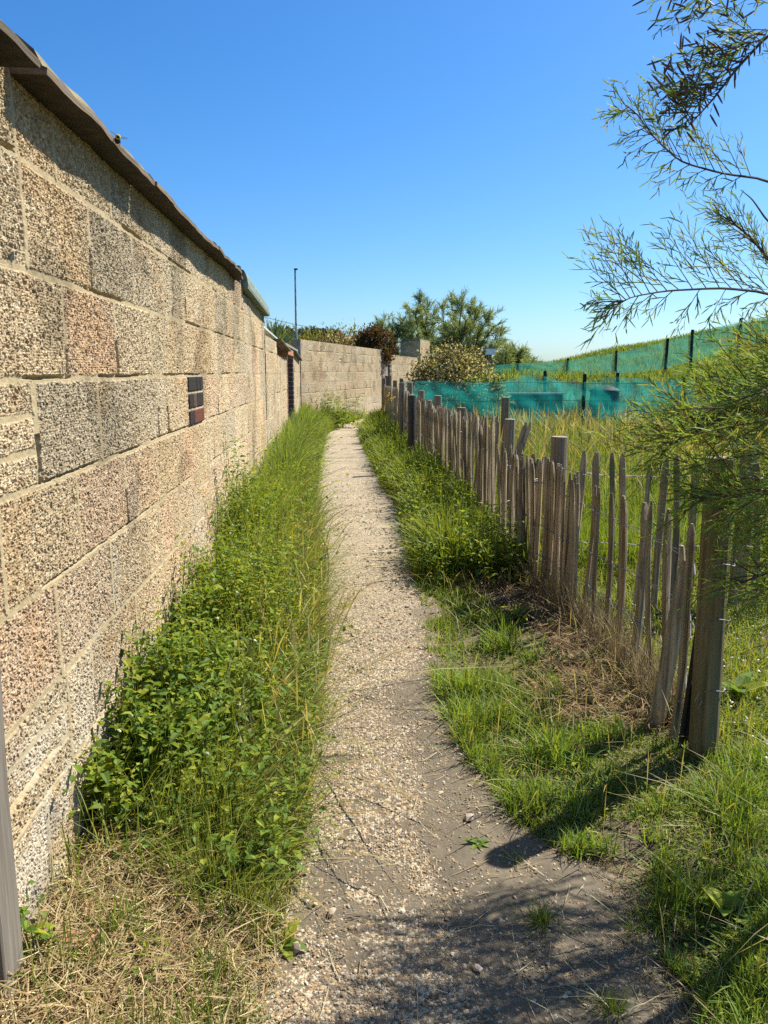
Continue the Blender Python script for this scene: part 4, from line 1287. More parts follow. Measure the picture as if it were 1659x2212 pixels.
# thatch between the tufts of the right verge
x, y = sample(13000, 0.95, 6.5, 1.3, lambda y: path_r(y) - 0.04, lambda y: np.where(y < 2.4, 1.7, fence_x(y)))
sc2 = STRAW[RNG.integers(0, 6, len(x))] * RNG.uniform(0.35, 0.95, (len(x), 1)) * np.array([0.95, 0.9, 0.8])
litter(A, x, y, RNG.uniform(0.015, 0.06, len(x)), RNG.uniform(0.0014, 0.0028, len(x)), sc2, 0.008, 0.2)
x, y = sample(2600, 0.95, 3.2, 1.0, lambda y: path_l(y) + 0.2, path_r)
sc2 = STRAW[RNG.integers(0, 6, len(x))] * RNG.uniform(0.4, 1.0, (len(x), 1))
litter(A, x, y, RNG.uniform(0.006, 0.03, len(x)), 0.0014, sc2, 0.003, 0.05)
# stray straws on the path
x, y = sample(420, 1.0, 5.5, 1.2, lambda y: path_l(y), lambda y: path_r(y))
litter(A, x, y, RNG.uniform(0.03, 0.14, len(x)), 0.0020, STRAW[RNG.integers(0, 6, len(x))] * 0.95, 0.010, 0.04)
tag(A.build("dry_grass", M['straw']), "matted straw coloured cut grass in the near corner and under the fence", "dry grass", kind="stuff")

# green tufts pushing through the dry corner
A = Acc()
tu = RNG.uniform(0, 1, (90, 2))
for k in range(90):
    yy = 0.85 + 1.25 * tu[k, 0]; xx = float(wx(yy) + (path_l(yy) - wx(yy)) * (0.10 + 0.9 * tu[k, 1] ** 0.55))
    m = RNG.integers(14, 46)
    px = xx + RNG.normal(0, 0.020, m); py_ = yy + RNG.normal(0, 0.020, m)
    blade_field(A, px, py_, RNG.uniform(0.05, 0.15, m), 0.0034, 0.55, gcols(m))
tag(A.build("grass", M['grass']), "thin green grass tufts pushing through the dry corner by the timber post", "grass", kind="stuff")

# --- right verge: short lush grass from path to fence and the lawn behind
A = Acc()
def rv_l(y): return path_r(y) - 0.01
def rv_r(y): return np.where(y < 2.4, 1.75, fence_x(y) - 0.02)
x, y = sample(70000, 0.95, 6.0, 1.55, rv_l, rv_r)
bare = (fbm(x, y, 0.22, 96, 3) < 0.20 + 0.14 * sstep((y - 2.4) / 0.8) + 0.36 * sstep((0.12 - (x - path_r(y))) / 0.12) * (y < 2.0))
strip = (np.abs(x - (fence_x(y) - 0.18)) < 0.22 * (0.5 + fbm(x, y, 0.2, 97, 2))) & (y > 2.55) & (y < 5.0) & (RNG.random(len(x)) < 0.93)
keep = ~bare & ~strip
x, y = x[keep], y[keep]
cl = fbm(x, y, 0.14, 98, 3)
tall = sstep((y - 4.0) / 2.0)
h = (0.022 + 0.19 * cl ** 2.6 + 0.30 * tall * fbm(x, y, 0.6, 99, 2)) * RNG.uniform(0.6, 1.2, len(x))
cc = gcols(len(x)) * (0.80 + 0.46 * vnoise(x, y, 0.14, 95))[:, None] * np.array([0.95, 1.0, 0.95])
blade_field(A, x, y, h, 0.0034 + 0.0008 * y, 0.55, cc, cc * 1.1 + 0.01)
x, y = sample(700, 1.2, 4.5, 1.0, rv_l, rv_r)
blade_field(A, x, y, RNG.uniform(0.10, 0.24, len(x)), 0.0034, 0.6, gcols(len(x)) * 1.15, STRAW[RNG.integers(0, 6, len(x))], prof=(0.35, 0.35, 1.0))
# longer grass on the far right verge
x, y = sample(20000, 4.6, 21.0, 1.1, lambda y: path_r(y) - 0.02, lambda y: fence_x(y) + 0.03)
h = (0.10 + 0.48 * fbm(x, y, 0.4, 94, 3) ** 1.4) * RNG.uniform(0.6, 1.2, len(x)) * np.clip((x - path_r(y) + 0.12) * 3.2, 0.3, 1)
cc = gcols(len(x)) * 0.95
blade_field(A, x, y, h, 0.006 + 0.0009 * y, 0.42, cc, cc * 1.0 + np.array([0.03, 0.025, 0.0]))
tag(A.build("grass", M['grass']), "lush green grass between the path and the paling fence", "grass", kind="stuff")

A = Acc()
x, y = sample(26000, 2.3, 5.2, 1.1, lambda y: np.maximum(fence_x(y) + 0.02, 0.9), lambda y: 0.72 * y + 0.6)
cc = gcols(len(x)) * np.array([1.25, 1.12, 1.1])
h = (0.03 + 0.09 * fbm(x, y, 0.2, 111, 3)) * RNG.uniform(0.6, 1.3, len(x)) * (1 + 1.2 * sstep((y - 3.6) / 1.2))
blade_field(A, x, y, h, 0.0040 + 0.0006 * y, 0.55, cc, cc * 1.05 + 0.02)
x, y = sample(85000, 4.6, 16.8, 1.15, lambda y: fence_x(y) + 0.05, lambda y: 0.62 * y + 0.8)
cl = fbm(x, y, 0.8, 112, 3)
h = (0.16 + 0.32 * cl) * RNG.uniform(0.6, 1.1, len(x)) * sstep((y - 3.2) / 2.2)
cc = gcols(len(x)) * (0.85 + 0.4 * RNG.random((len(x), 1))) * np.array([1.0, 1.0, 0.9])
sw = sstep((fbm(x, y, 0.6, 113, 3) - 0.46) / 0.2)[:, None] * sstep((y - 5.5) / 7)[:, None]
tp = cc * (1 - 0.4 * sw) + 0.4 * sw * STRAW[RNG.integers(0, 6, len(x))] * 0.85
blade_field(A, x, y, h, 0.0045 + 0.0008 * y, 0.42, cc, tp)
x, y = sample(3000, 6.0, 16.8, 0.7, lambda y: fence_x(y) + 0.1, lambda y: 0.62 * y + 0.8)
blade_field(A, x, y, RNG.uniform(0.42, 0.72, len(x)) * sstep((y - 3.0) / 2.5), 0.005 + 0.0009 * y, 0.30, cc[:len(x)], STRAW[RNG.integers(0, 6, len(x))] * 0.85, prof=(0.22, 0.22, 1.0))
tag(A.build("grass", M['grass']), "field of tall seeding grass behind the paling fences", "grass", kind="stuff")

A = Acc()
x, y = sample(60000, 17.0, 52.0, 0.6, lambda y: 0.05 * y, lambda y: 0.62 * y)
cc = gcols(len(x)) * np.array([0.95, 1.0, 0.9]); sw = sstep((fbm(x, y, 2.5, 121, 3) - 0.42) / 0.2)[:, None]
ok = zsurf(x, y) < 8
blade_field(A, x, y, RNG.uniform(0.14, 0.40, len(x)) * np.where(y < 20, 1.3, 0.8), 0.011 + 0.0008 * y, 0.45, cc, cc * (1 - 0.2 * sw) + 0.2 * sw * np.array([0.36, 0.30, 0.13]))
tag(A.build("grass", M['grass']), "rough tussocky grass covering the bank behind the netting", "grass", kind="stuff")

# ------------------------------------------------------------------ leafy weeds by the left wall
LP = np.array([1.32, 1.12, 0.9]) * np.array([(0.135, 0.225, 0.030), (0.105, 0.195, 0.030), (0.170, 0.250, 0.035), (0.085, 0.165, 0.030), (0.205, 0.265, 0.04), (0.10, 0.185, 0.045)])
def weed_stems(acc, x, y, h, lsize, pal_=LP, node=0.042, spread=0.35, per=2, z=None, stemc=(0.09, 0.12, 0.03)):
    zz = zsurf(x, y) if z is None else z
    PL, DL, NL, LL = [], [], [], []
    SB, SD_, SBn, SL = [], [], [], []
    for k in range(len(x)):
        az = RNG.uniform(0, 6.283); ln = abs(RNG.normal(0, spread))
        d = np.array([math.cos(az) * ln * 0.5, math.sin(az) * ln * 0.5, 1.0]); bd = np.array([math.cos(az) * ln, math.sin(az) * ln, -0.2 * ln])
        p0 = np.array([x[k], y[k], zz[k] - 0.01])
        SB.append(p0); SD_.append(d); SBn.append(bd); SL.append(h[k])
        nn = max(2, int(h[k] / node)); a0 = RNG.uniform(0, 6.28)
        for i in range(1, nn + 1):
            t = i / nn
            p = p0 + d * h[k] * t + bd * h[k] * t * t
            for m_ in range(per):
                aa = a0 + i * 1.57 + m_ * 6.283 / per + RNG.normal(0, 0.3)
                el = RNG.normal(0.25, 0.35)
                dd = np.array([math.cos(aa) * math.cos(el), math.sin(aa) * math.cos(el), math.sin(el)])
                PL.append(p + dd * 0.008); DL.append(dd); NL.append(np.array([-math.cos(aa) * math.sin(el), -math.sin(aa) * math.sin(el), math.cos(el)]) + RNG.normal(0, 0.25, 3))
                LL.append(lsize * RNG.uniform(0.6, 1.25) * (1.15 - 0.55 * t))
    SB = np.array(SB); n = len(SB)
    fz = RNG.uniform(0, 6.28, n); side = np.stack([np.cos(fz), np.sin(fz), np.zeros(n)], 1)
    ribbons(acc, SB, np.array(SD_), np.array(SBn), np.array(SL), 0.0035, side, np.array(stemc), None, (1, 0.9, 0.7))
    LL = np.array(LL)
    leaves(acc, np.array(PL), np.array(DL), np.array(NL), LL, LL * RNG.uniform(0.42, 0.68, len(LL)), gcols(len(LL), pal_, 0.22))
A = Acc()
def weed_r(y): return wx(y) + np.interp(y, [1.65, 2.2, 3.0, 4.2, 5.5, 8], [0.20, 0.38, 0.46, 0.42, 0.34, 0.22])
x, y = sample(2500, 1.74, 6.6, 0.9, wx, weed_r)
qq = (x - wx(y)) / (weed_r(y) - wx(y))
hw = np.interp(y, [1.7, 2.0, 2.6, 3.4, 4.2, 5.0, 6.6], [0.20, 0.30, 0.38, 0.50, 0.60, 0.55, 0.38])
h = hw * RNG.uniform(0.45, 1.15, len(x)) * (1 - 0.45 * qq ** 2) * (0.45 + 1.05 * fbm(x, y, 0.30, 130, 2))
cls = vnoise(x, y, 0.3, 131) + RNG.normal(0, 0.2, len(x))
gap = fbm(x, y, 0.24, 133, 3) > 0.36
k1 = (cls < 0.52) & gap; k2 = (cls >= 0.52) & (cls < 0.72) & gap; k3 = (cls >= 0.72) & gap
weed_stems(A, x[k1], y[k1], h[k1], 0.054, node=0.046)
weed_stems(A, x[k2], y[k2], h[k2], 0.030, node=0.030, per=3, pal_=LP * np.array([1.15, 1.08, 1.0]))
weed_stems(A, x[k3], y[k3], h[k3] * 1.15, 0.036, node=0.034, per=2, pal_=LP * np.array([1.3, 1.15, 1.0]))
x, y = sample(1900, 1.78, 6.8, 0.9, wx, weed_r)
hg = np.interp(y, [1.7, 2.0, 2.6, 3.4, 4.2, 5.0, 6.8], [0.22, 0.34, 0.44, 0.56, 0.66, 0.62, 0.5])
cc = gcols(len(x))
blade_field(A, x, y, hg * RNG.uniform(0.5, 1.15, len(x)), 0.0035 + 0.0006 * y, 0.45, cc, cc * 0.9 + np.array([0.05, 0.04, 0.01]))
# scattered leaves in the verge grass
x, y = sample(420, 1.7, 7.0, 1.0, lambda y: wx(y) + 0.3, lambda y: path_l(y))
weed_stems(A, x, y, RNG.uniform(0.08, 0.26, len(x)), 0.042)
x, y = sample(500, 6.5, 16, 0.6, wx, lambda y: path_l(y))
weed_stems(A, x, y, RNG.uniform(0.2, 0.5, len(x)), 0.07, node=0.07)
tag(A.build("undergrowth", M['leaf']), "tangle of leafy green weeds growing along the foot of the block wall", "weeds", kind="stuff")
# right verge broad-leaved weeds
A = Acc()
x, y = sample(650, 4.4, 12, 0.8, lambda y: path_r(y) + 0.02, lambda y: fence_x(y) - 0.05)
weed_stems(A, x, y, RNG.uniform(0.15, 0.42, len(x)), 0.055, node=0.055)
x, y = sample(420, 1.2, 5.0, 1.2, lambda y: path_r(y) + 0.05, lambda y: np.where(y < 2.4, 1.6, fence_x(y)))
weed_stems(A, x, y, RNG.uniform(0.03, 0.07, len(x)), 0.026, node=0.02)
x, y = sample(500, 2.4, 4.5, 1.0, lambda y: fence_x(y) + 0.05, lambda y: 0.7 * y + 0.4)
weed_stems(A, x, y, RNG.uniform(0.02, 0.07, len(x)), 0.034, node=0.025, pal_=LP * 1.25)
tag(A.build("undergrowth", M['leaf']), "low broad leaved weeds mixed in the grass by the paling fence", "weeds", kind="stuff")

# white clover / daisy heads on the lawn behind the near post
A = Acc()
x, y = sample(260, 2.2, 3.9, 0.6, lambda y: fence_x(y) + 0.12, lambda y: 0.6 * y + 0.3)
stones(A, np.stack([x, y, zg(x, y) + RNG.uniform(0.04, 0.09, len(x))], 1), RNG.uniform(0.003, 0.006, len(x)), np.tile([0.72, 0.70, 0.58], (len(x), 1)), 0.8)
tag(A.build("clover_flowers", M['stone']), "tiny white clover heads dotted over the lawn beyond the end post", "flowers", kind="stuff")
A = Acc()
for u, v, Yp in [(838, 855, 12.5), (846, 862, 12), (835, 868, 11.6), (852, 858, 12.2), (842, 850, 13), (700, 1168, 4.6), (706, 1178, 4.5), (698, 1182, 4.5)]:
    p = at_y(u, v, Yp)
    m = 9; an = np.arange(m) * 0.698
    stones(A, np.array([[p.x, p.y, p.z]]) + RNG.normal(0, 0.012, (4, 3)), np.full(4, 0.0022 + 0.0007 * Yp), np.tile([0.75, 0.45, 0.02], (4, 1)), 0.7)
    tube(A, [(p.x, p.y, 0), (p.x + 0.01, p.y, p.z * 0.6), (p.x, p.y, p.z)], 0.003, 4, (0.08, 0.13, 0.03))
tag(A.build("yellow_flowers", M['stone']), "small yellow ragwort heads in the verges beside the path", "flowers", kind="stuff")

A = Acc()
x, y = sample(60, 1.8, 4.2, 0.6, wx, weed_r)
hh = np.interp(y, [1.7, 2.0, 2.6, 3.4, 4.2], [0.20, 0.30, 0.38, 0.50, 0.60]) * RNG.uniform(0.6, 0.95, len(x))
stones(A, np.stack([x, y, zg(x, y) + hh], 1), RNG.uniform(0.003, 0.007, len(x)), np.tile([0.50, 0.50, 0.33], (len(x), 1)) * RNG.uniform(0.7, 1.1, (len(x), 1)), 0.9)
tag(A.build("weed_flowers", M['stone']), "small cream flowers among the leafy weeds by the near wall", "flowers", kind="stuff")
# individual plants
def plant(name, label, cat, u, v, fn, z0=0.0, mat='leaf', group=None):
    gx_, gy_ = on_ground(u, v, z0)
    A = Acc(); fn(A, gx_, gy_, float(zsurf(gx_, gy_)))
    o = A.build(name, M[mat], loc=(gx_, gy_, float(zsurf(gx_, gy_))))
    return tag(o, label, cat, group)
def rosette(n, L, wr=0.35, el=(0.2, 0.9), pal_=LP):
    def f(A, x, y, z):
        aa = np.arange(n) * 2.4 + RNG.normal(0, 0.2, n); e = RNG.uniform(el[0], el[1], n)
        d = np.stack([np.cos(aa) * np.cos(e), np.sin(aa) * np.cos(e), np.sin(e)], 1)
        nr = np.stack([-np.cos(aa) * np.sin(e), -np.sin(aa) * np.sin(e), np.cos(e)], 1)
        ll = L * RNG.uniform(0.65, 1.1, n)
        leaves(A, np.tile([x, y, z + 0.008], (n, 1)), d, nr, ll, ll * wr, gcols(n, pal_, 0.15), droop=0.45)
    return f
def tuft(n, L, w_=0.003, s=0.012):
    def f(A, x, y, z):
        blade_field(A, x + RNG.normal(0, s, n), y + RNG.normal(0, s, n), RNG.uniform(0.5, 1, n) * L, w_, 0.6, gcols(n))
    return f
plant("rosette_weed", "small flat rosette weed alone on the gravel left of the post shadow", "weed", 1032, 1832, rosette(9, 0.045, 0.36))
plant("rosette_weed", "toothed dark green rosette growing in the bare strip by the fence foot", "weed", 1122, 1355, rosette(14, 0.13, 0.3, (0.3, 1.1)))
plant("plantain_weed", "broad leaved plantain at the left edge of the gravel beside a brown pebble", "weed", 612, 2050, rosette(5, 0.07, 0.5, (0.1, 0.6)))
plant("grass_tuft", "bushy green grass tuft isolated in the shaded bare soil", "grass tuft", 1165, 2000, tuft(110, 0.085), group="grass tufts on the bare soil")
plant("grass_tuft", "low pale grass tuft on the bare soil beside scattered straw", "grass tuft", 1365, 2020, tuft(70, 0.06), group="grass tufts on the bare soil")
plant("grass_tuft", "small grass tuft just inside the tip of the post shadow", "grass tuft", 1110, 1868, tuft(60, 0.05), group="grass tufts on the bare soil")
plant("grass_tuft", "dark grass tuft at the bottom of the picture in the bush shade", "grass tuft", 1320, 2190, tuft(110, 0.07), group="grass tufts on the bare soil")
plant("mallow_plant", "pale round leaved mallow in the long grass at the lower right", "weed", 1560, 2000, rosette(12, 0.07, 0.8, (0.4, 1.2), LP * 1.35))
plant("dock_plant", "broad dock leaf standing up beyond the near end post", "weed", 1590, 1530, rosette(5, 0.16, 0.42, (0.6, 1.3)))
plant("nettle_plant", "young leafy nettle at the foot of the timber post", "weed", 60, 2110, lambda A, x, y, z: weed_stems(A, x + RNG.normal(0, 0.035, 9), y + RNG.normal(0, 0.035, 9), RNG.uniform(0.06, 0.15, 9), 0.045), z0=0.08)
plant("nettle_plant", "low bright leafy weed in the dry grass at the bottom left", "weed", 330, 2085, lambda A, x, y, z: weed_stems(A, x + RNG.normal(0, 0.03, 6), y + RNG.normal(0, 0.03, 6), RNG.uniform(0.04, 0.09, 6), 0.035), z0=0.08)
def tallweed(A, x, y, z):
    n = 10
    weed_stems(A, x + RNG.normal(0, 0.10, n), y + RNG.normal(0, 0.2, n), RNG.uniform(0.55, 0.78, n), 0.05, node=0.05, pal_=LP * np.array([1.4, 1.15, 1.0]))
plant("tall_weed", "tallest seeding weed against the block wall with nodding tops", "weed", 485, 1225, tallweed, z0=0.1)
def wbush(A, x, y, z):
    n = 70
    weed_stems(A, x + RNG.normal(0, 0.22, n), y + RNG.normal(0, 0.3, n), RNG.uniform(0.35, 0.85, n), 0.10, node=0.08)
plant("leafy_bush", "bright leafy weed clump in front of the far block wall", "shrub", 720, 925, wbush)
# litter by the wall : red tile shard, white scrap
gx_, gy_ = on_ground(172, 2088, 0.08)
a = Acc(); box(a, (-0.04, -0.022, 0), (0.035, 0.02, 0.012)); o = a.build("tile_shard", M['tile']); o.location = (gx_, gy_, float(zg(gx_, gy_)) + 0.012); o.rotation_euler = (0.1, 0.15, 0.3)
tag(o, "broken terracotta tile shard lying in the dry grass near the timber post", "tile shard")
gx_, gy_ = on_ground(325, 1770, 0.08)
a = Acc(); a.add(np.array([(-0.03, -0.015, 0.01), (0.03, -0.02, 0.02), (0.035, 0.018, 0.012), (0.0, 0.02, 0.026), (-0.028, 0.016, 0.016), (-0.03, -0.015, 0.007), (0.03, -0.02, 0.017), (0.035, 0.018, 0.009), (0, 0.02, 0.023), (-0.028, 0.016, 0.013)]),
                 [np.array([[0, 1, 2, 3, 4], [9, 8, 7, 6, 5]]), np.array([(0, 5, 6, 1), (1, 6, 7, 2), (2, 7, 8, 3), (3, 8, 9, 4), (4, 9, 5, 0)])])
o = a.build("paper_scrap", M['white']); o.location = (gx_, gy_, float(zg(gx_, gy_)) + 0.02)
tag(o, "crumpled white scrap half hidden under the weeds by the wall", "litter")

# ------------------------------------------------------------------ shrubs and trees further off
def leaf_bush(name, label, cat, c_, r_, n, L, pal_, lump=0.35, seed=0, trunk=True, up=0.2, wr=0.5, mat='leaf', shell=0.5, holes=0.0, group=None):
    t = thing(name, label, cat, (c_[0], c_[1], 0.0), group)
    d = norm(RNG.normal(0, 1, (n * 2, 3)))
    d = d[d[:, 2] > -0.75][:n]; m = len(d)
    th = np.arctan2(d[:, 1], d[:, 0]); ph = d[:, 2]
    lm = 1 + lump * (fbm(th * 1.6 + 10, ph * 2.2 + 5, 0.55, seed, 3) - 0.5) * 2 + 0.10 * RNG.normal(0, 1, m)
    if holes:
        kp = fbm(th * 2.2 + 20, ph * 3 + 9, 0.5, seed + 9, 2) > holes
        d, lm, th = d[kp], lm[kp], th[kp]; m = len(d)
    rr = (shell + (1 - shell) * RNG.random(m) ** 0.5) * lm
    p = np.array(c_) + d * rr[:, None] * np.array(r_)
    p[:, 2] = np.maximum(p[:, 2], 0.05)
    dd = norm(d + RNG.normal(0, 0.8, (m, 3)) + np.array([0, 0, up]))
    A = Acc(); ll = L * RNG.uniform(0.6, 1.3, m)
    leaves(A, p, dd, norm(RNG.normal(0, 1, (m, 3)) + d), ll, ll * wr, gcols(m, pal_, 0.25))
    A.build("crown", M[mat], t)
    if trunk:
        A = Acc()
        rg = random.Random(seed)
        for k in range(7):
            a_ = k * 0.9 + rg.uniform(-0.2, 0.2); e = rg.uniform(0.35, 0.8)
            tp = np.array(c_) + np.array([math.cos(a_) * r_[0] * e, math.sin(a_) * r_[1] * e, r_[2] * rg.uniform(0.1, 0.6)])
            b0 = np.array([c_[0] + 0.04 * math.cos(a_), c_[1] + 0.04 * math.sin(a_), -0.05])
            md = (b0 + tp) / 2 + np.array([0, 0, 0.12 * r_[2]])
            tube(A, [b0, md, tp], [0.035 * r_[2] + 0.01, 0.024 * r_[2] + 0.006, 0.006], 5)
        A.build("trunk", M['bark'], t)
    return t
CREAM = np.array([(0.26, 0.23, 0.12), (0.46, 0.41, 0.28), (0.10, 0.11, 0.045), (0.06, 0.075, 0.03), (0.17, 0.11, 0.06), (0.58, 0.53, 0.40), (0.08, 0.095, 0.035), (0.12, 0.12, 0.05)])
c_ = at_y(978, 800, 18.6)
leaf_bush("cream_bush", "rounded bush of small cream and olive leaves behind the front netting", "shrub", (c_.x, 18.7, 0.92), (1.02, 0.95, 0.93), 12500, 0.070, CREAM, 0.22, 3)
c_ = at_y(1045, 830, 17.6)
leaf_bush("cream_bush", "low trailing pale shrub at the right foot of the cream bush", "shrub", (c_.x, 17.6, 0.62), (0.55, 0.5, 0.62), 2800, 0.075, CREAM * np.array([0.8, 1.05, 0.8]), 0.4, 5)
REDB = np.array([(0.075, 0.035, 0.020), (0.10, 0.05, 0.025), (0.055, 0.05, 0.02), (0.13, 0.055, 0.03), (0.05, 0.06, 0.02)])
c_ = at_y(822, 752, 23.0)
leaf_bush("russet_bush", "dark russet bush spilling over the far wall beside the plank gate", "shrub", (c_.x - 0.20, 24.1, 1.98), (0.58, 0.7, 0.62), 5200, 0.085, REDB, 0.35, 7)
c_ = at_y(729, 725, 24.5)
leaf_bush("flowering_bush", "rusty bush with cream flower heads showing over the far wall", "shrub", (c_.x, 24.8, 1.85), (0.72, 0.6, 0.62), 3000, 0.075, np.concatenate([REDB * 1.6, CREAM[[0, 1, 5]]]), 0.4, 9, shell=0.4)
OLV = np.array([(0.15, 0.16, 0.05), (0.19, 0.19, 0.06), (0.12, 0.14, 0.06), (0.22, 0.21, 0.07), (0.11, 0.12, 0.045)])
DKP = np.array([(0.030, 0.052, 0.036), (0.040, 0.065, 0.042), (0.024, 0.042, 0.032), (0.055, 0.075, 0.045)])
for i, (u, v, Yd, rw, lb) in enumerate([(612, 712, 62, 1.9, "dark pine top just left of the thin pole on the skyline"), (668, 712, 66, 2.1, "dark pine top just right of the thin pole on the skyline"),
                                        (712, 715, 64, 1.7, "dark pine top above the middle of the far wall")]):
    p = at_y(u, v, Yd); hh = p.z
    t = thing("pine_tree", lb, "tree", (p.x, Yd, 0), "dark pines on the skyline")
    A = Acc(); m = 2600
    ly = RNG.integers(0, 7, m); a_ = RNG.uniform(0, 6.28, m) ; rad = rw * RNG.random(m) ** 0.6 * (1.05 - 0.10 * ly) * (0.7 + 0.5 * vnoise(a_ * 1.3, ly * 1.7, 1, i))
    px = np.c_[rad * np.cos(a_), rad * np.sin(a_), hh * (0.42 + 0.09 * ly) - 0.12 * rad + RNG.normal(0, 0.12, m)]
    dd = norm(np.c_[np.cos(a_), np.sin(a_), RNG.normal(0.35, 0.5, m)])
    leaves(A, px + np.array([p.x, Yd, 0]), dd, RNG.normal(0, 1, (m, 3)), RNG.uniform(0.22, 0.5, m), 0.13, gcols(m, DKP))
    A.build("crown", M['leaf'], t)
    A = Acc(); tube(A, [(p.x, Yd, -0.1), (p.x + 0.05, Yd, hh * 0.5), (p.x, Yd, hh * 0.95)], [0.22, 0.14, 0.03], 7); A.build("trunk", M['bark'], t)
for i, (u, v, Yd, rw, rh, lb) in enumerate([(588, 722, 34, 1.4, 1.3, "olive shrub behind the pale roof sheet left of the pole"), (640, 735, 38, 1.6, 1.1, "olive shrub behind the corner post of the far wall"),
                                            (690, 728, 36, 1.5, 1.1, "olive shrub behind the start of the far wall"), (752, 722, 40, 1.9, 1.5, "feathery olive shrub left of the russet bush")]):
    p = at_y(u, v, Yd)
    leaf_bush("olive_shrub", lb, "shrub", (p.x, Yd, p.z - rh * 0.8), (rw, rw, rh), 2800, 0.20, OLV, 0.45, 20 + i, shell=0.45, wr=0.25, up=0.7, group="olive shrubs behind the walls")
# yucca spikes
p = at_y(594, 692, 21.0); q0 = at_y(590, 742, 21.0)
t = thing("yucca_plant", "spiky sword leaved plant poking up behind the shed roof", "plant", (q0.x, 21, 0))
A = Acc(); n = 60
a_ = RNG.uniform(0, 6.28, n); e = RNG.uniform(0.5, 1.5, n)
d = np.stack([np.cos(a_) * np.cos(e), np.sin(a_) * np.cos(e), np.sin(e)], 1)
ribbons(A, np.tile([q0.x, 21, q0.z - 0.15], (n, 1)), d, np.stack([np.cos(a_) * 0.1, np.sin(a_) * 0.1, -0.1 * np.ones(n)], 1), RNG.uniform(0.6, 1.1, n), 0.055, norm(np.cross(d, RNG.normal(0, 1, (n, 3)))), gcols(n, DKP * 2.0))
A.build("leaves", M['leaf'], t)
A = Acc(); tube(A, [(q0.x, 21, -0.1), (q0.x + 0.03, 21, q0.z * 0.6), (q0.x, 21, q0.z)], [0.08, 0.07, 0.06], 7); A.build("trunk", M['bark'], t)

# far tamarisk trees: limbs that fan out, plumes of fine foliage at the ends
TAM = np.array([1.25, 1.4, 1.35]) * np.array([(0.17, 0.185, 0.075), (0.21, 0.215, 0.085), (0.14, 0.16, 0.08), (0.25, 0.23, 0.085), (0.20, 0.175, 0.07), (0.15, 0.185, 0.10)])
def far_tamarisk(label, bu, Yd, limbs, nsp, seed, fl_=0.34, fw=0.022, pr=0.50, group="feathery trees beyond the far wall", pal_=TAM, sqz=0.80):
    """limbs: list of (u,v,dy) tips"""
    b = at_y(bu, 800, Yd)
    t = thing("tamarisk_tree", label, "tree", (b.x, Yd, 0), group)
    rg = random.Random(seed)
    T = Acc(); C_ = Acc()
    P0, D0 = [], []
    for (u, v, dy) in limbs:
        u = bu + (u - bu) * sqz; v = v + 12
        tip = at_y(u, v, Yd + dy)
        base = np.array([b.x + rg.uniform(-0.15, 0.15), Yd + rg.uniform(-0.15, 0.15), 0.0])
        tp = np.array(tip)
        m1 = base + (tp - base) * 0.4 + np.array([rg.uniform(-.15, .15), rg.uniform(-.15, .15), 0.25])
        m2 = base + (tp - base) * 0.75 + np.array([rg.uniform(-.12, .12), rg.uniform(-.12, .12), 0.18])
        pl = [base, m1, m2, tp]
        tube(T, pl, [0.10, 0.06, 0.03, 0.008], 5)
        for k in range(nsp):
            tt = rg.uniform(0.30, 1.0) ** 0.8
            if tt < 0.4: q_ = base + (m1 - base) * tt / 0.4
            elif tt < 0.75: q_ = m1 + (m2 - m1) * (tt - 0.4) / 0.35
            else: q_ = m2 + (tp - m2) * (tt - 0.75) / 0.25
            axis_ = norm(tp - base)
            dv = norm(axis_ * rg.uniform(0.2, 1.0) + np.array([rg.gauss(0, .6), rg.gauss(0, .6), rg.gauss(0.25, .5)]))
            ln = pr * rg.uniform(0.5, 1.2)
            e_ = q_ + dv * ln + np.array([0, 0, -0.08 * ln])
            if k % 3 == 0: tube(T, [q_, (q_ + e_) / 2 + np.array([0, 0, .03]), e_], [0.014, 0.009, 0.004], 4)
            for s_ in np.linspace(0.25, 1.0, 9):
                for _ in range(4):
                    P0.append(q_ + (e_ - q_) * s_ + np.array([rg.gauss(0, .03) for _ in range(3)]))
                    D0.append(norm(dv + np.array([rg.gauss(0, .55), rg.gauss(0, .55), rg.gauss(0.1, .5)])))
    P0 = np.array(P0); D0 = np.array(D0); n = len(P0)
    ribbons(C_, P0, D0, np.tile([0, 0, -0.15], (n, 1)), RNG.uniform(0.5, 1.2, n) * fl_, fw, norm(np.cross(D0, RNG.normal(0, 1, (n, 3)))), gcols(n, pal_, 0.25))
    C_.build("crown", M['needle'], t); T.build("trunk", M['bark'], t)
far_tamarisk("broad feathery tamarisk tree with a dark forked trunk rising behind the cream bush", 985, 34,
             [(950, 650, 0), (975, 640, 1), (1000, 632, -1), (1020, 645, 0.5), (1040, 660, 0), (1062, 672, -1), (1080, 690, 0), (1088, 715, 0.5), (1075, 740, -0.5), (1055, 700, 1), (1010, 680, -1), (985, 690, 1),
              (960, 680, -1), (1030, 720, 1), (1045, 755, 0), (965, 720, 0), (935, 730, 1), (1000, 740, -1), (1070, 765, 0)], 26, 1, sqz=0.92)
far_tamarisk("taller pale green tamarisk tree left of the dark forked one", 915, 37,
             [(905, 632, 0), (880, 650, 1), (868, 668, 0), (895, 660, -1), (925, 645, 0), (938, 655, 1), (862, 690, 0), (885, 700, -1), (910, 690, 1), (940, 690, 0), (900, 725, 0), (870, 720, 1), (930, 735, -1)], 24, 2, sqz=0.95)
far_tamarisk("thin small tamarisk above the russet bush", 845, 38,
             [(815, 690, 0), (830, 685, 1), (848, 690, -1), (860, 705, 0), (820, 712, 1), (838, 715, 0)], 24, 3)
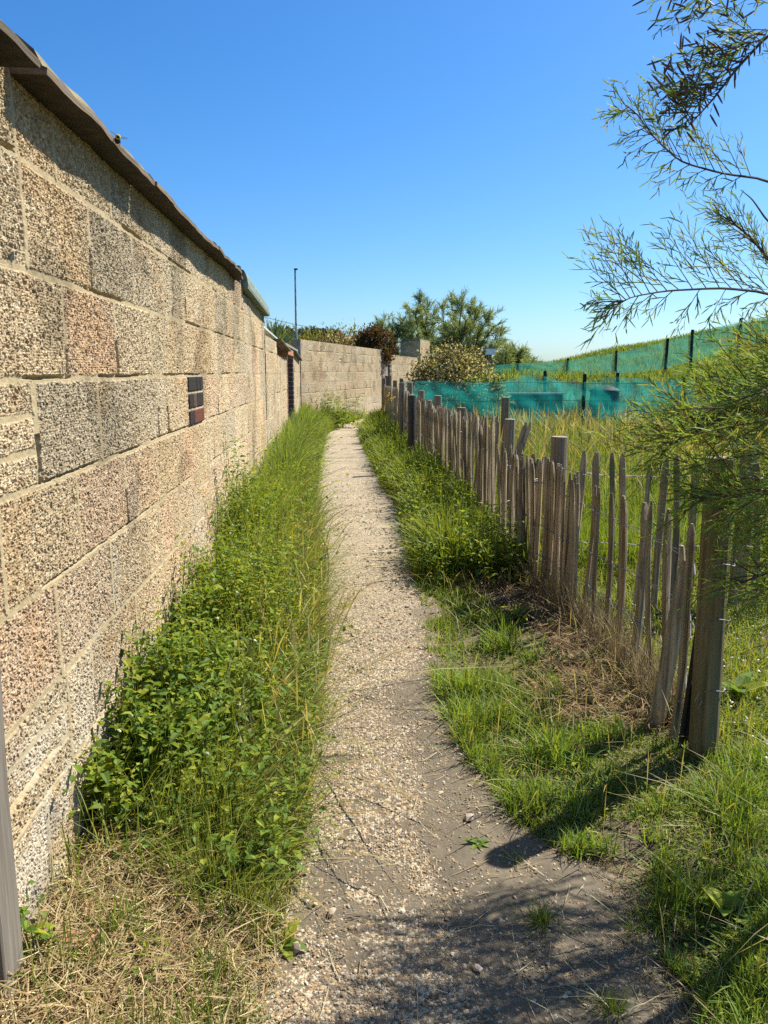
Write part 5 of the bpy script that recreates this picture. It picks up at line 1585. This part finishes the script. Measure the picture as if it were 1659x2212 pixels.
far_tamarisk("low tamarisk right of the notice sign at the foot of the bank", 1115, 33,
             [(1100, 748, 0), (1122, 752, 0), (1140, 765, 1), (1152, 772, 0), (1085, 760, -1), (1110, 775, 0), (1075, 778, 0), (1150, 785, -1)], 26, 4)

# ------------------------------------------------------------------ foreground tamarisk
TN = np.array([1.3, 1.42, 1.0]) * np.array([(0.15, 0.19, 0.055), (0.125, 0.175, 0.055), (0.19, 0.225, 0.06), (0.105, 0.15, 0.055), (0.22, 0.22, 0.06), (0.22, 0.18, 0.06)])
ft = thing("tamarisk_bush", "large tamarisk bush reaching in from the right over the end post", "bush", (1.62, 1.95, 0))
S0, SDr, SB_, SLn, SC = [], [], [], [], []
WD = Acc(); CK = []
rg = random.Random(5)
cR = np.array([1.0, 0, 0]); cU = np.array([0, ST, CT]); cF = np.array([0, CT, -ST])
def rot_about(v, k, a):
    return v * math.cos(a) + np.cross(k, v) * math.sin(a) + k * np.dot(k, v) * (1 - math.cos(a))
def perp(v):
    r = np.array([rg.gauss(0, 1) for _ in range(3)]); r = np.cross(v, r); return r / np.linalg.norm(r)
def strand(p, d, L, w_, bend, colr):
    S0.append(p); SDr.append(d); SLn.append((L, w_)); SB_.append(bend); SC.append(colr)
KS = 1.0
def spray(p0, d, L, droop=0.15, dens=1.0, plane=None, tw=0.36, fine=1.0, catkin=0.0):
    kk = KS; L = L * kk; fine = fine * (0.5 + 0.5 * kk)
    d = d / np.linalg.norm(d)
    n = max(5, int(L / (0.017 * kk) * dens))
    k = perp(d) if plane is None else plane / np.linalg.norm(plane)
    pts = []
    for i in range(6):
        t = i / 5
        pts.append(p0 + d * L * t + np.array([0, 0, -droop * L * t * t]))
    tube(WD, pts, np.array([0.0018, 0.0015, 0.0013, 0.0010, 0.0008, 0.0005]) * kk * (1 if kk == 1 else 0.75), 4, mi=1)
    for i in range(n):
        t = 0.08 + 0.92 * (i + rg.random()) / n
        p = p0 + d * L * t + np.array([0, 0, -droop * L * t * t])
        sg_ = 1 if i % 2 else -1
        td = rot_about(d, k, sg_ * rg.uniform(0.32, 0.68))
        td = td + perp(td) * rg.uniform(0, 0.35); td /= np.linalg.norm(td)
        tl = L * tw * (1.0 - 0.7 * t) * rg.uniform(0.6, 1.2) + 0.018 * kk
        col_ = TN[rg.randrange(6)] * rg.uniform(0.8, 1.2)
        strand(p, td, tl, 0.0030 * fine, np.array([0, 0, -0.10]), col_)
        m = max(2, int(tl / (0.0125 * kk)))
        for j in range(m):
            s_ = (j + 0.6) / m
            q_ = p + td * tl * s_ + np.array([0, 0, -0.10 * tl * s_ * s_])
            if rg.random() < catkin:
                CK.append((q_, rot_about(td, k, (1 if j % 2 else -1) * rg.uniform(0.5, 1.0)), kk * rg.uniform(0.02, 0.04)))
            else:
                nd = rot_about(td, k, (1 if j % 2 else -1) * rg.uniform(0.28, 0.55)); nd = nd + perp(nd) * rg.uniform(0, 0.4); nd /= np.linalg.norm(nd)
                strand(q_, nd, kk * rg.uniform(0.016, 0.040) * (1.1 - 0.4 * s_), 0.0028 * fine, np.array([0, 0, -0.05]), col_ * rg.uniform(0.85, 1.15))
def limb(pl, radii):
    P = []
    for i in range(len(pl) - 1):
        for t in np.linspace(0, 1, 5)[:-1]:
            P.append(np.array(pl[i]) * (1 - t) + np.array(pl[i + 1]) * t)
    P.append(np.array(pl[-1]))
    P = np.array(P); P[1:-1] = 0.25 * P[:-2] + 0.5 * P[1:-1] + 0.25 * P[2:]
    tube(WD, P, np.interp(np.linspace(0, 1, len(P)), np.linspace(0, 1, len(radii)), radii), 6, mi=0)
    return P
def img_dir(ang, depth=0.0):
    """ang: degrees, 0 = right, 90 = up, seen from the front"""
    return cR * math.cos(R(ang)) + cU * math.sin(R(ang)) + cF * depth
def PT(u, v, t): return np.array(at_t(u, v, t * KS))
hub = np.array([1.58, 2.05, 0.75])
# B1 long horizontal bough; the upper boughs hang nearer to the path than the lower mass
KS = 0.70
l1 = limb([hub, PT(1760, 690, 2.15), PT(1659, 632, 2.1), PT(1560, 622, 2.05), PT(1440, 628, 2.0), PT(1370, 640, 1.95), PT(1335, 655, 1.93)], [0.012, 0.005, 0.0027, 0.0023, 0.0018, 0.0012, 0.0007])
def along(P, t):
    k = t * (len(P) - 1); i = min(int(k), len(P) - 2); return P[i] + (P[i + 1] - P[i]) * (k - i)
for i in range(17):
    t = 0.30 + 0.66 * i / 16
    up = rg.uniform(112, 138)
    spray(along(l1, t), img_dir(up, rg.uniform(-0.3, 0.3)), rg.uniform(0.13, 0.25) * (1.2 - 0.3 * t), 0.05, 0.75, plane=cF + perp(cF) * 0.3, tw=0.32, fine=0.8)
    if i % 2 == 0: spray(along(l1, min(1, t + 0.02)), img_dir(rg.uniform(205, 238), rg.uniform(-0.3, 0.3)), rg.uniform(0.08, 0.15), 0.1, 0.9, plane=cF, tw=0.34)
for i in range(5):
    spray(along(l1, 0.9 + 0.02 * i), img_dir(rg.uniform(165, 215), rg.uniform(-0.3, 0.3)), rg.uniform(0.06, 0.11), 0.1, 0.8, plane=cF + perp(cF) * 0.4, tw=0.4)
# B2
l2 = limb([hub, PT(1790, 480, 2.25), PT(1659, 388, 2.2), PT(1560, 375, 2.15), PT(1470, 350, 2.1), PT(1415, 300, 2.08), PT(1375, 245, 2.06), PT(1345, 222, 2.05)], [0.012, 0.005, 0.0024, 0.002, 0.0016, 0.0013, 0.001, 0.0006])
for i in range(15):
    t = 0.34 + 0.40 * i / 14
    spray(along(l2, t), img_dir(rg.uniform(105, 132), rg.uniform(-0.3, 0.3)), rg.uniform(0.12, 0.20), 0.03, 0.75, plane=cF, tw=0.28, fine=0.8)
    if i % 2: spray(along(l2, t), img_dir(rg.uniform(195, 215), rg.uniform(-0.3, 0.3)), rg.uniform(0.06, 0.13), 0.1, 0.7, plane=cF, tw=0.3)
for i in range(7):
    spray(along(l2, 0.74 + 0.04 * i), img_dir(rg.choice([165, 185, 120, 200]) + rg.uniform(-8, 8), rg.uniform(-0.3, 0.3)), rg.uniform(0.05, 0.09), 0.05, 0.6, plane=cF, tw=0.3)
# B2b thin branch rising between
l2b = limb([PT(1700, 640, 2.25), PT(1660, 560, 2.22), PT(1620, 510, 2.2), PT(1570, 470, 2.18)], [0.004, 0.0026, 0.0018, 0.0008])
for i in range(22):
    spray(along(l2b, 0.1 + 0.04 * i), img_dir(rg.uniform(105, 150), rg.uniform(-0.3, 0.3)), rg.uniform(0.10, 0.18), 0.04, 0.75, plane=cF, tw=0.28, fine=0.8)
# B3 catkin bough at the top
l3 = limb([hub, PT(1900, 300, 2.0), PT(1740, 40, 1.95), PT(1659, 75, 1.9), PT(1590, 150, 1.88), PT(1540, 215, 1.86), PT(1490, 270, 1.85)], [0.012, 0.007, 0.004, 0.0027, 0.0021, 0.0016, 0.0007])
for i in range(26):
    t = 0.5 + 0.5 * i / 25
    spray(along(l3, t), img_dir(rg.choice([160, 172, 185, 205, 130]) + rg.uniform(-12, 12), rg.uniform(-0.35, 0.35)), rg.uniform(0.08, 0.19), 0.06, 0.6, plane=cF + perp(cF) * 0.4, tw=0.32, catkin=0.4)
for i in range(28):
    spray(PT(rg.uniform(1550, 1760), rg.uniform(-200, 150), rg.uniform(1.85, 2.05)), img_dir(rg.uniform(140, 215), rg.uniform(-0.3, 0.3)), rg.uniform(0.09, 0.20), 0.08, 0.7, plane=cF + perp(cF) * 0.5, tw=0.34, catkin=0.2)
l3b = limb([PT(1760, 560, 2.05), PT(1659, 480, 2.0), PT(1625, 430, 1.98), PT(1600, 410, 1.97)], [0.003, 0.0018, 0.0012, 0.0006])
# dense lower mass
KS = 1.0
l4 = limb([hub, PT(1800, 800, 2.0), PT(1700, 835, 1.95), PT(1560, 905, 1.9), PT(1440, 965, 1.85)], [0.014, 0.008, 0.005, 0.0035, 0.0015])
l5 = limb([hub, PT(1800, 1000, 2.05), PT(1659, 1070, 1.95), PT(1500, 1075, 1.88)], [0.014, 0.009, 0.005, 0.002])
l6 = limb([hub, PT(1850, 1200, 2.0), PT(1700, 1220, 1.9), PT(1600, 1260, 1.85)], [0.012, 0.008, 0.005, 0.002])
bnd_v = [640, 700, 760, 800, 850, 890, 950, 1010, 1060, 1130, 1200, 1290, 1390]
bnd_u = [1600, 1545, 1525, 1480, 1390, 1340, 1350, 1420, 1510, 1570, 1610, 1590, 1620]
for i in range(150):
    v = rg.uniform(680, 1380)
    ub = np.interp(v, bnd_v, bnd_u)
    u = ub + rg.gauss(0, 22) + rg.random() ** 1.15 * (1800 - ub)
    t_ = rg.uniform(1.72, 2.25)
    L_ = rg.uniform(0.16, 0.34)
    ang = rg.uniform(128, 178) if v < 880 else (rg.uniform(150, 200) if v < 1040 else rg.uniform(170, 208))
    dv = img_dir(ang, rg.uniform(-0.4, 0.4)); dv = dv / np.linalg.norm(dv)
    tip = PT(u, v, t_)
    spray(tip - dv * L_, dv, L_, rg.uniform(0.02, 0.15), 0.95, plane=cF + perp(cF) * 0.5, tw=0.30)
for i in range(48):   # sunlit upper part of the mass
    dv = img_dir(rg.uniform(115, 165), rg.uniform(-0.4, 0.4)); dv = dv / np.linalg.norm(dv)
    L_ = rg.uniform(0.14, 0.28)
    v = rg.uniform(660, 900); u = rg.uniform(np.interp(v, [660, 700, 760, 900], [1600, 1530, 1520, 1420]), 1760)
    spray(PT(u, v, rg.uniform(1.8, 2.3)) - dv * L_, dv, L_, 0.05, 1.0, plane=cF + perp(cF) * 0.5, tw=0.30)
for i in range(60):   # sprays along the outer limbs
    l_ = rg.choice([l4, l4, l5, l6]); t = rg.uniform(0.45, 1.0)
    spray(along(l_, t), img_dir(rg.uniform(125, 235), rg.uniform(-0.4, 0.4)), rg.uniform(0.09, 0.19), 0.08, 1.1, plane=cF + perp(cF) * 0.5, tw=0.38)
# unseen part of the crown to the right, round the trunk
for i in range(18):   # upper crown outside the frame, above the end post
    dv = img_dir(rg.uniform(60, 200), rg.uniform(-0.7, 0.7))
    spray(np.array([rg.uniform(1.36, 1.75), rg.uniform(2.1, 2.55), rg.uniform(1.25, 1.85)]), dv, rg.uniform(0.14, 0.24), 0.1, 0.8)
for i in range(60):
    a_ = rg.uniform(0, 6.28); e = rg.uniform(-0.3, 0.9)
    dv = np.array([math.cos(a_) * math.cos(e), math.sin(a_) * math.cos(e), math.sin(e)])
    spray(np.array([1.70, 1.95, 1.05]) + dv * rg.uniform(0.1, 0.45) * np.array([0.8, 0.8, 1.5]), dv, rg.uniform(0.12, 0.22), 0.1, 0.55)
S0 = np.array(S0); SDr = np.array(SDr); SLn = np.array(SLn); SB_ = np.array(SB_); SC = np.array(SC)
A = Acc()
ribbons(A, S0, SDr, SB_, SLn[:, 0], SLn[:, 1], norm(np.cross(SDr, RNG.normal(0, 1, SDr.shape))), SC, None, (0.8, 1.0, 0.7), (0, 0.45, 0.8))
A.build("crown", M['needle'], ft)
print("tamarisk strands", len(S0), "catkins", len(CK))
tube(WD, [(1.64, 1.98, -0.1), (1.62, 1.98, 0.3), (1.60, 2.02, 0.55), tuple(hub)], [0.05, 0.042, 0.034, 0.022], 9, mi=0)
WD.build("trunk", [M['bark'], M['twig']], ft)
A = Acc()
for q_, d_, L_ in CK:
    tube(A, [q_, q_ + d_ * L_ * 0.3, q_ + d_ * L_ * 0.8, q_ + d_ * L_], [0.0010, 0.0018, 0.0015, 0.0006], 5, np.array([0.12, 0.075, 0.045]) * rg.uniform(0.6, 1.4))
A.build("catkins", M['stone'], ft)["kind"] = "stuff"
print("script done")
